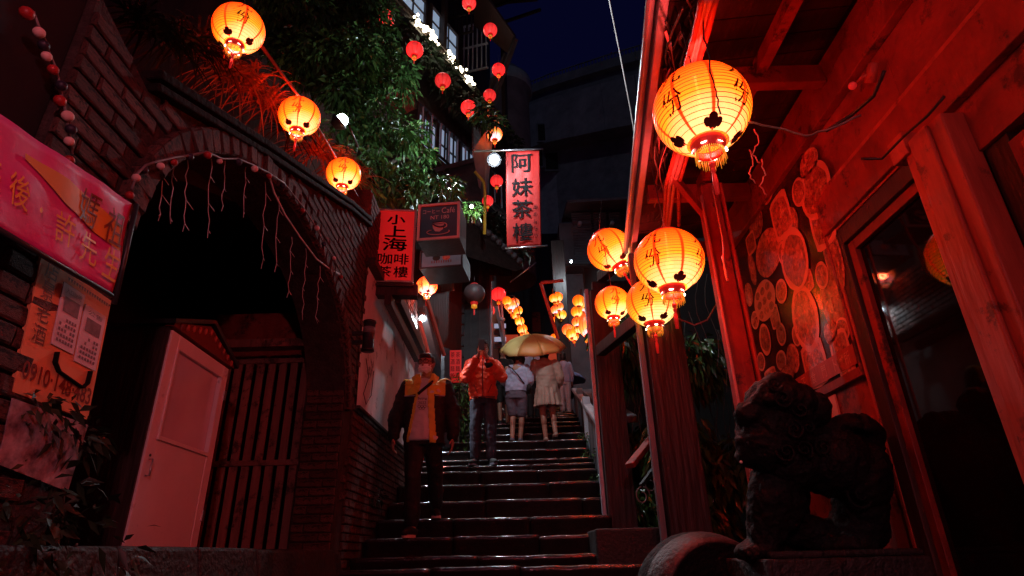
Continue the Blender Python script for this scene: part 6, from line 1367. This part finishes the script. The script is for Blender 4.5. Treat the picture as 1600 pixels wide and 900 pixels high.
# T-shirt
m = MB(); loft(m, [(0, 0, .84, .182, .136), (0, 0, 1.0, .174, .127), (0, 0, 1.15, .168, .120), (0, .005, 1.3, .178, .118), (0, .01, 1.40, .150, .095), (0, .012, 1.455, .072, .066)])
ts = garment(p1, m, 't_shirt', 'white_cloth', disp=cloth_disp(.010, 8, 3))
m = MB(); fy = lambda x, z: V3(x, -.118 - .012 * math.cos(x * 9) - .006 + .0, z)
sh = lambda u, v: fy(u, v)
text(m, 'Beijing', sh, -.018, 1.225, w=.085); text(m, '2022', sh, -.018, 1.185, w=.075)
part(m, 'printed_lettering', 'print_black', ts, local=True)
for i, (u, v) in enumerate(((-.045, 1.150), (-.018, 1.150), (.009, 1.150), (-.032, 1.133), (-.005, 1.133))):
    m = MB(); m.tube([fy(u + .0125 * math.cos(a), v + .0125 * math.sin(a)) + V3(0, -.001, 0) for a in np.linspace(0, 2 * PI, 15)], .0016, 4); part(m, 'printed_ring', 'print_black', ts, local=True)
# strap
m = MB(); m.tube([V3(.115, -.07, 1.44), V3(.07, -.128, 1.39), V3(.0, -.138, 1.325), V3(-.06, -.142, 1.27)], .015, 8); part(m, 'shoulder_strap', 'black_cloth', p1, local=True)
# trousers
m = MB(); loft(m, [(0, 0, .80, .162, .112), (0, 0, .90, .160, .110), (0, 0, .95, .15, .10)])
limb(m, [(-.085, 0, .84), (-.085, -.045, .50), (-.078, -.015, .13)], (.098, .078, .068)); limb(m, [(.085, .01, .84), (.098, .10, .66), (.105, .39, .13 + dz)], (.098, .080, .066))
garment(p1, m, 'trousers', 'black_cloth', disp=cloth_disp(.012, 8, 1))
shoe(p1, J['legL'][2], J['footL'], 'black_cloth', 'ball_pink'); shoe(p1, J['legR'][2], J['footR'], 'black_cloth', 'ball_pink')
# jacket
m = MB(); loft(m, [(0, .005, .80, .195, .140), (0, .005, .95, .197, .142), (0, .005, 1.15, .192, .140), (0, .01, 1.28, .202, .136), (0, .012, 1.38, .190, .118), (0, .014, 1.43, .125, .092), (0, .012, 1.475, .088, .082), (0, .005, 1.51, .098, .092)], 24)
limb(m, [(-.175, .01, 1.375), (-.270, .03, 1.12), (-.288, -.008, .905)], (.082, .078, .062)); limb(m, [(.175, .01, 1.375), (.270, .03, 1.12), (.280, -.018, .895)], (.082, .078, .062))
def xl(z): return -.045 - .085 * max(0, min(1, (1.36 - z) / .50))
def xr(z): return .022 + .040 * max(0, min(1, (1.36 - z) / .50)) + .02 * max(0, (z - 1.36) / .1)
def jdrop(c):
    if c[2] < .815 and abs(c[0]) < .19: return True
    if c[2] > 1.495: return True
    if c[1] < -.02 and c[2] > 1.36 and abs(c[0]) < .03 + (c[2] - 1.36) * .22: return True
    return c[1] < -.05 and xl(c[2]) < c[0] < xr(c[2])
def jmat(c):
    x, y, z = c
    arm = abs(x) > .205 and z < 1.42
    if z > 1.435: return 0
    if z > 1.275 and not (abs(x) > .198): return 0
    if y < -.05 and (xl(z) - .026 < x < xl(z) + .01 or xr(z) - .01 < x < xr(z) + .060): return 0
    return 1
garment(p1, m, 'jacket', ['yellow_cloth', 'black_cloth'], vox=.010, mi=jmat, drop=jdrop, thick=.006, disp=cloth_disp(.016, 10, 7))
m = MB()
for s in (-1, 1):
    m.add([V3(s * .030, -.128, 1.385), V3(s * .080, -.112, 1.475), V3(s * .135, -.080, 1.445), V3(s * .105, -.132, 1.365)], [(0, 1, 2, 3)]); m.add([V3(s * .030, -.134, 1.385), V3(s * .080, -.118, 1.478), V3(s * .135, -.086, 1.448), V3(s * .105, -.138, 1.365)], [(3, 2, 1, 0)])
part(m, 'collar', 'yellow_cloth', p1, local=True)
m = MB(); m.bar(V3(-.19, -.133, 1.252), V3(-.085, -.148, 1.252), .005, .008); m.bar(V3(.105, -.148, 1.252), V3(.195, -.128, 1.252), .005, .008); part(m, 'piping', 'grey_metal', p1, local=True)

# --- the man with the phone
y1 = 8.10; zs = stair_z(y1); x1 = PY(755, 720, y1).x
J = dict(armL=[(-.175, 0, 1.38), (-.235, -.10, 1.17), (-.055, -.27, 1.42)], armR=[(.175, 0, 1.38), (.250, -.10, 1.17), (.065, -.26, 1.40)],
         handL=((.25, -.25, 1), (1, -.1, -.1), -1, .9), handR=((-.25, -.2, 1), (-1, -.1, -.1), 1, .9),
         legL=[(-.09, 0, .90), (-.10, -.01, .50), (-.105, .02, .095)], legR=[(.09, 0, .90), (.10, -.02, .50), (.11, .0, .095)], footL=(-.3, -1, 0), footR=(.3, -1, 0), head=(0, -.03, -.01), hrot=(.08, 0, .12))
p2, hc, R, tf = person('man in a bright orange-red jacket raising a phone to his face with both hands', (x1, y1 + .02, zs + .005), 1.76, .02, J)
hair_short(p2, hc, R); eyes(p2, hc, R)
hp = lambda x, y, z, hc=hc, R=R: hc + R @ V3(x, y, z)
m = MB()
for s in (-1, 1): m.tube([hp(s * .033 + .024 * math.cos(a), -.100, .012 + .017 * math.sin(a)) for a in np.linspace(0, 2 * PI, 15)], .0025, 5); m.tube([hp(s * .056, -.092, .016), hp(s * .078, .01, .012)], .0024, 5)
part(m, 'glasses', 'black_metal', p2, local=True)
m = MB(); loft(m, [(0, 0, .86, .188, .135), (0, 0, .92, .185, .132), (0, .0, 1.0, .194, .138), (0, 0, 1.15, .190, .136), (0, .005, 1.3, .196, .132), (0, .01, 1.39, .175, .112), (0, .012, 1.44, .100, .085), (0, .005, 1.48, .078, .075)], 24)
limb(m, [(-.17, 0, 1.37), (-.240, -.10, 1.16), (-.085, -.235, 1.375)], (.082, .080, .055)); limb(m, [(.17, 0, 1.37), (.255, -.10, 1.16), (.095, -.225, 1.355)], (.082, .080, .055))
jk = garment(p2, m, 'jacket', 'orange_jacket', disp=cloth_disp(.020, 11, 2), drop=lambda c: c[2] < .87)
m = MB(); m.tube([V3(0, -.156 + .30 * max(0, z - 1.36) , z) for z in np.linspace(.88, 1.46, 12)], .007, 5); part(m, 'zip', 'print_red', jk, local=True)
for s in (-1, 1):
    m = MB(); m.bar(V3(s * .07, -.150, .93), V3(s * .12, -.140, 1.05), .006, .008); part(m, 'pocket_zip', 'print_red', jk, local=True)
    m = MB(); m.tube([V3(s * .088, -.232, 1.362 if s > 0 else 1.382), V3(s * .080, -.245, 1.382 if s > 0 else 1.402)], .046, 12); part(m, 'cuff', 'print_red', jk, local=True)
m = MB(); m.lathe([(.080, 0), (.076, .05), (.070, .055), (.072, 0)], 20, (0, .008, 1.435)); part(m, 'stand_collar', 'orange_jacket', jk, local=True)
m = MB(); m.tube([V3(-.16, -.10, .885), V3(-.08, -.14, .88), V3(.08, -.14, .88), V3(.16, -.10, .885)], .010, 6); part(m, 'hem_band', 'print_red', jk, local=True)
m = MB(); loft(m, [(0, 0, .80, .16, .11), (0, 0, .92, .168, .118)]); limb(m, [(-.085, 0, .84), (-.10, -.01, .50), (-.105, .02, .12)], (.10, .082, .068)); limb(m, [(.085, 0, .84), (.10, -.015, .50), (.11, 0, .12)], (.10, .082, .068)); garment(p2, m, 'trousers', 'jeans', disp=cloth_disp(.010, 8, 5))
for s in 'LR': shoe(p2, J['leg' + s][2], J['foot' + s], 'black_cloth', 'grey_cloth')
m = MB(); m.box(-.040, .040, -.335, -.325, 1.475, 1.635); ph = part(m, 'phone_body', 'black_metal', None, local=True, bevel=.004)
ph.name = 'mobile_phone'; props(ph, 'black phone held up in front of the face of the man in the orange-red jacket', 'phone'); ph.location = Vector((x1, y1 + .02, zs)); ph.scale = (1.76 / 1.72,) * 3
m = MB(); m.tube([V3(.075, -.235, 1.33), V3(.10, -.20, 1.29)], .060, 14); part(m, 'dark_cuff', 'black_cloth', p2, local=True)

# --- two women under the umbrella, seen from behind
def fem(J, **k): return J
y2 = 9.72; zs = stair_z(y2); x2 = PY(808, 683, y2).x
J = dict(armL=[(-.155, .0, 1.36), (-.22, -.02, 1.12), (-.14, -.20, 1.02)], armR=[(.155, 0, 1.36), (.21, -.02, 1.12), (.15, -.20, 1.04)], handL=((.2, -1, .1), (1, 0, 0), 1, .7), handR=((-.2, -1, .1), (-1, 0, 0), -1, .7),
         legL=[(-.085, 0, .90), (-.09, -.06, .50), (-.06, .02, .095)], legR=[(.085, 0, .90), (.07, -.05, .52), (.075, .10, .095)], lean=(-.06, -.05), head=(-.02, -.03, -.02), hrot=(-.05, .12, .2), girth=1.08)
p3, hc, R, tf = person('woman seen from behind in a loose pale blue top and dark shorts, under the umbrella', (x2, y2, zs + .005), 1.60, PI - .1, J)
hair_bob(p3, hc, R, 'hair', .05)
m = MB(); loft(m, [(0, 0, .90, .205, .155), (-.01, -.01, 1.0, .215, .165), (-.03, -.03, 1.15, .205, .155), (-.05, -.04, 1.3, .200, .135), (-.06, -.045, 1.39, .165, .105), (-.06, -.04, 1.45, .085, .075)], 22)
limb(m, [(-.19, -.03, 1.33), (-.25, -.03, 1.12), (-.17, -.16, 1.05)], (.10, .095, .06)); limb(m, [(.08, -.03, 1.33), (.20, -.03, 1.14), (.16, -.16, 1.06)], (.11, .10, .06))
garment(p3, m, 'loose_top', 'blue_cloth', disp=cloth_disp(.016, 7, 4), drop=lambda c: c[2] < .915)
m = MB(); loft(m, [(0, 0, .78, .185, .14), (0, 0, .90, .185, .145), (0, 0, .98, .165, .125)]); limb(m, [(-.088, 0, .82), (-.092, -.05, .53)], (.115, .088)); limb(m, [(.088, 0, .82), (.075, -.04, .55)], (.115, .088)); garment(p3, m, 'shorts', 'grey_cloth', disp=cloth_disp(.01, 8, 8))
m = MB(); m.tube([V3(.13, .06, 1.40), V3(.05, .14, 1.32), V3(-.06, .165, 1.18), V3(-.17, .13, 1.02)], .011, 8); part(m, 'bag_strap', 'black_cloth', p3, local=True)
m = MB(); m.ell(V3(-.24, .02, .96), (.05, .11, .09), 14); part(m, 'shoulder_bag', 'black_cloth', p3, local=True)
for s in 'LR': shoe(p3, J['leg' + s][2], (0, -1, 0), 'grey_cloth', 'black_cloth')
y3 = 9.75; zs = stair_z(y3); x3 = PY(858, 683, y3).x
J = dict(armL=[(-.165, .0, 1.38), (-.235, .0, 1.14), (-.225, -.14, .98)], armR=[(.165, 0, 1.38), (.22, -.06, 1.16), (.11, -.25, 1.26)], handL=((.1, -1, -.2), (1, 0, 0), 1, .7), handR=((-.1, -.4, 1), (0, -1, 0), -1, 1.3),
         legL=[(-.085, 0, .92), (-.085, -.03, .52), (-.095, .12, .095 + .06)], legR=[(.085, 0, .92), (.085, -.02, .52), (.06, .04, .095)], lean=(.03, -.02), head=(.0, -.02, .0), hrot=(-.1, 0, .3), girth=1.1)
p4, hc, R, tf = person('woman seen from behind in a short beige dress with bare legs, holding the yellow umbrella', (x3, y3, zs + .005), 1.68, PI + .05, J)
hair_bob(p4, hc, R, 'hair', .12)
me_ = [(0, 0, .60, .235, .195), (0, 0, .70, .222, .178), (0, 0, .86, .205, .155), (.0, 0, 1.0, .185, .138), (.01, 0, 1.12, .178, .128), (.02, -.01, 1.28, .190, .130), (.03, -.01, 1.39, .180, .110), (.03, -.01, 1.45, .090, .08)]
m = MB(); loft(m, me_, 26); limb(m, [(-.165, 0, 1.37), (-.245, .0, 1.12), (-.235, -.06, 1.04)], (.085, .078, .072)); limb(m, [(.19, 0, 1.37), (.235, -.07, 1.16), (.19, -.15, 1.19)], (.085, .078, .065))
garment(p4, m, 'dress', 'beige_cloth', drop=lambda c: c[2] < .615, thick=.005, disp=lambda co: cloth_disp(.012, 8, 6)(co) + np.array([(.016 * math.sin(math.atan2(c[1], c[0]) * 13) * max(0, (.98 - c[2])) / .35) for c in co]))
for s in 'LR': shoe(p4, J['leg' + s][2], (0, -1, 0), 'beige_cloth', 'black_cloth')
# umbrella
uc = P(831, 523, 9.75 * 1.07); um_r = Euler((.52, -.05, 0)); um = thing('umbrella', 'yellow umbrella with an orange panel, held over the two women', 'umbrella', uc - um_r.to_matrix() @ (Z_ * .75), None); um.rotation_euler = um_r
RU, HU, NG = .60, .27, 8
def cano(a, t, o=0): # a panel angle, t 0..1 from tip to rim
    s = 1 - .05 * math.sin((a * NG / (2 * PI) % 1) * PI) * t; r = (RU + o) * math.sin(t * 1.25) / math.sin(1.25) * s; z = HU * (math.cos(t * 1.25) - 1) / (1 - math.cos(1.25)) + .015 * math.sin((a * NG / (2 * PI) % 1) * PI) * t
    return V3(r * math.cos(a), r * math.sin(a), .75 + z + o)
for g_ in range(NG):
    m = MB(); vs = []
    for i in range(7):
        for j in range(8): vs.append(cano((g_ + i / 6 * .9998) * 2 * PI / NG + .25, j / 7))
    m.add(vs, [(i * 8 + j, i * 8 + j + 1, (i + 1) * 8 + j + 1, (i + 1) * 8 + j) for i in range(6) for j in range(7)], 0, True); o = part(m, 'canopy_panel', 'umbrella_orange' if g_ in (5, 6) else 'umbrella_yellow', um, local=True)
    s_ = o.modifiers.new('t', 'SOLIDIFY'); s_.thickness = .003
    m = MB(); a = g_ * 2 * PI / NG + .25; m.tube([cano(a, j / 7, -.008) for j in range(8)] + [cano(a, 1.0, .012)], .004, 5); part(m, 'rib', 'steel', um, local=True)
m = MB(); m.tube([(0, 0, .80), (0, 0, -.25)], .007, 8); part(m, 'shaft', 'black_metal', um, local=True)
m = MB(); m.tube([(0, 0, -.12), (0, 0, -.28), (.03, 0, -.31), (.06, 0, -.28)], .014, 8); part(m, 'handle', 'black_metal', um, local=True)
# --- half hidden people farther up
GB = 'people half hidden behind the umbrella group'
def walker(label, px, y, H, top, bottom, yaw, sway, hairm='hair', bare=False):
    zs = stair_z(y); x = PY(px, 640, y).x
    J = dict(armL=[(-.16, 0, 1.38), (-.22, .0, 1.12), (-.22, -.08, .90)], armR=[(.16, 0, 1.38), (.22, 0, 1.12), (.22, -.08, .9)], handL=((0, -.2, -1), (1, 0, 0), 1, .5), handR=((0, -.2, -1), (-1, 0, 0), -1, .5),
             legL=[(-.085, 0, .9), (-.09, -.04 * sway, .5), (-.085, -.10 * sway, .095)], legR=[(.085, 0, .9), (.09, 0, .5), (.085, .10 * sway, .095)])
    p, hc, R, tf = person(label, (x, y, zs + .005), H, yaw, J, None, .013); hair_bob(p, hc, R, hairm, .04)
    m = MB(); loft(m, [(0, 0, .86, .18, .13), (0, 0, 1.1, .175, .125), (0, 0, 1.3, .19, .125), (0, .01, 1.4, .16, .1), (0, .01, 1.45, .08, .07)]); limb(m, [(-.16, 0, 1.37), (-.225, 0, 1.12), (-.225, -.07, .95)], (.075, .066, .05)); limb(m, [(.16, 0, 1.37), (.225, 0, 1.12), (.225, -.07, .95)], (.075, .066, .05)); garment(p, m, 'jacket', top, vox=.015)
    m = MB(); loft(m, [(0, 0, .8, .16, .11), (0, 0, .93, .165, .115)]); lo = .55 if bare else .13; limb(m, [(-.085, 0, .84), Vector(J['legL'][1]).lerp(Vector(J['legL'][2]), (.5 - lo) / .41 if lo < .5 else 0)], (.095, .072)); limb(m, [(.085, 0, .84), Vector(J['legR'][1]).lerp(Vector(J['legR'][2]), (.5 - lo) / .41 if lo < .5 else 0)], (.095, .072)); garment(p, m, 'trousers' if not bare else 'shorts', bottom, vox=.015)
    for s in 'LR': shoe(p, J['leg' + s][2], (0, -1, 0), 'black_cloth', 'grey_cloth')
walker('person in dark clothes with bare legs, half hidden between the phone man and the umbrella', 787, 11.6, 1.62, 'black_cloth', 'black_cloth', 0.1, 1.0, bare=True)
walker('person in dark trousers partly seen between the two women', 835, 12.4, 1.70, 'blue_cloth', 'black_cloth', PI, .8)
p_ = walker('person in pale clothes under the blue umbrella, behind the woman in beige', 884, 14.0, 1.55, 'blue_cloth', 'coping_paint', PI, .6)
uc = P(884, 570, 15.0); ub = thing('umbrella', 'blue umbrella partly hidden behind the woman in the beige dress', 'umbrella', uc - Z_ * .75); ub.rotation_euler = (.05, .12, .4); ub.scale = (.75,) * 3
for g_ in range(NG):
    m = MB(); vs = []
    for i in range(5):
        for j in range(6): vs.append(cano((g_ + i / 4 * .9998) * 2 * PI / NG + .25, j / 5))
    m.add(vs, [(i * 6 + j, i * 6 + j + 1, (i + 1) * 6 + j + 1, (i + 1) * 6 + j) for i in range(4) for j in range(5)], 0, True); o = part(m, 'canopy_panel', 'umbrella_blue', ub, local=True); s_ = o.modifiers.new('t', 'SOLIDIFY'); s_.thickness = .003
m = MB(); m.tube([(0, 0, .80), (0, 0, .0)], .007, 8); part(m, 'shaft', 'black_metal', ub, local=True)
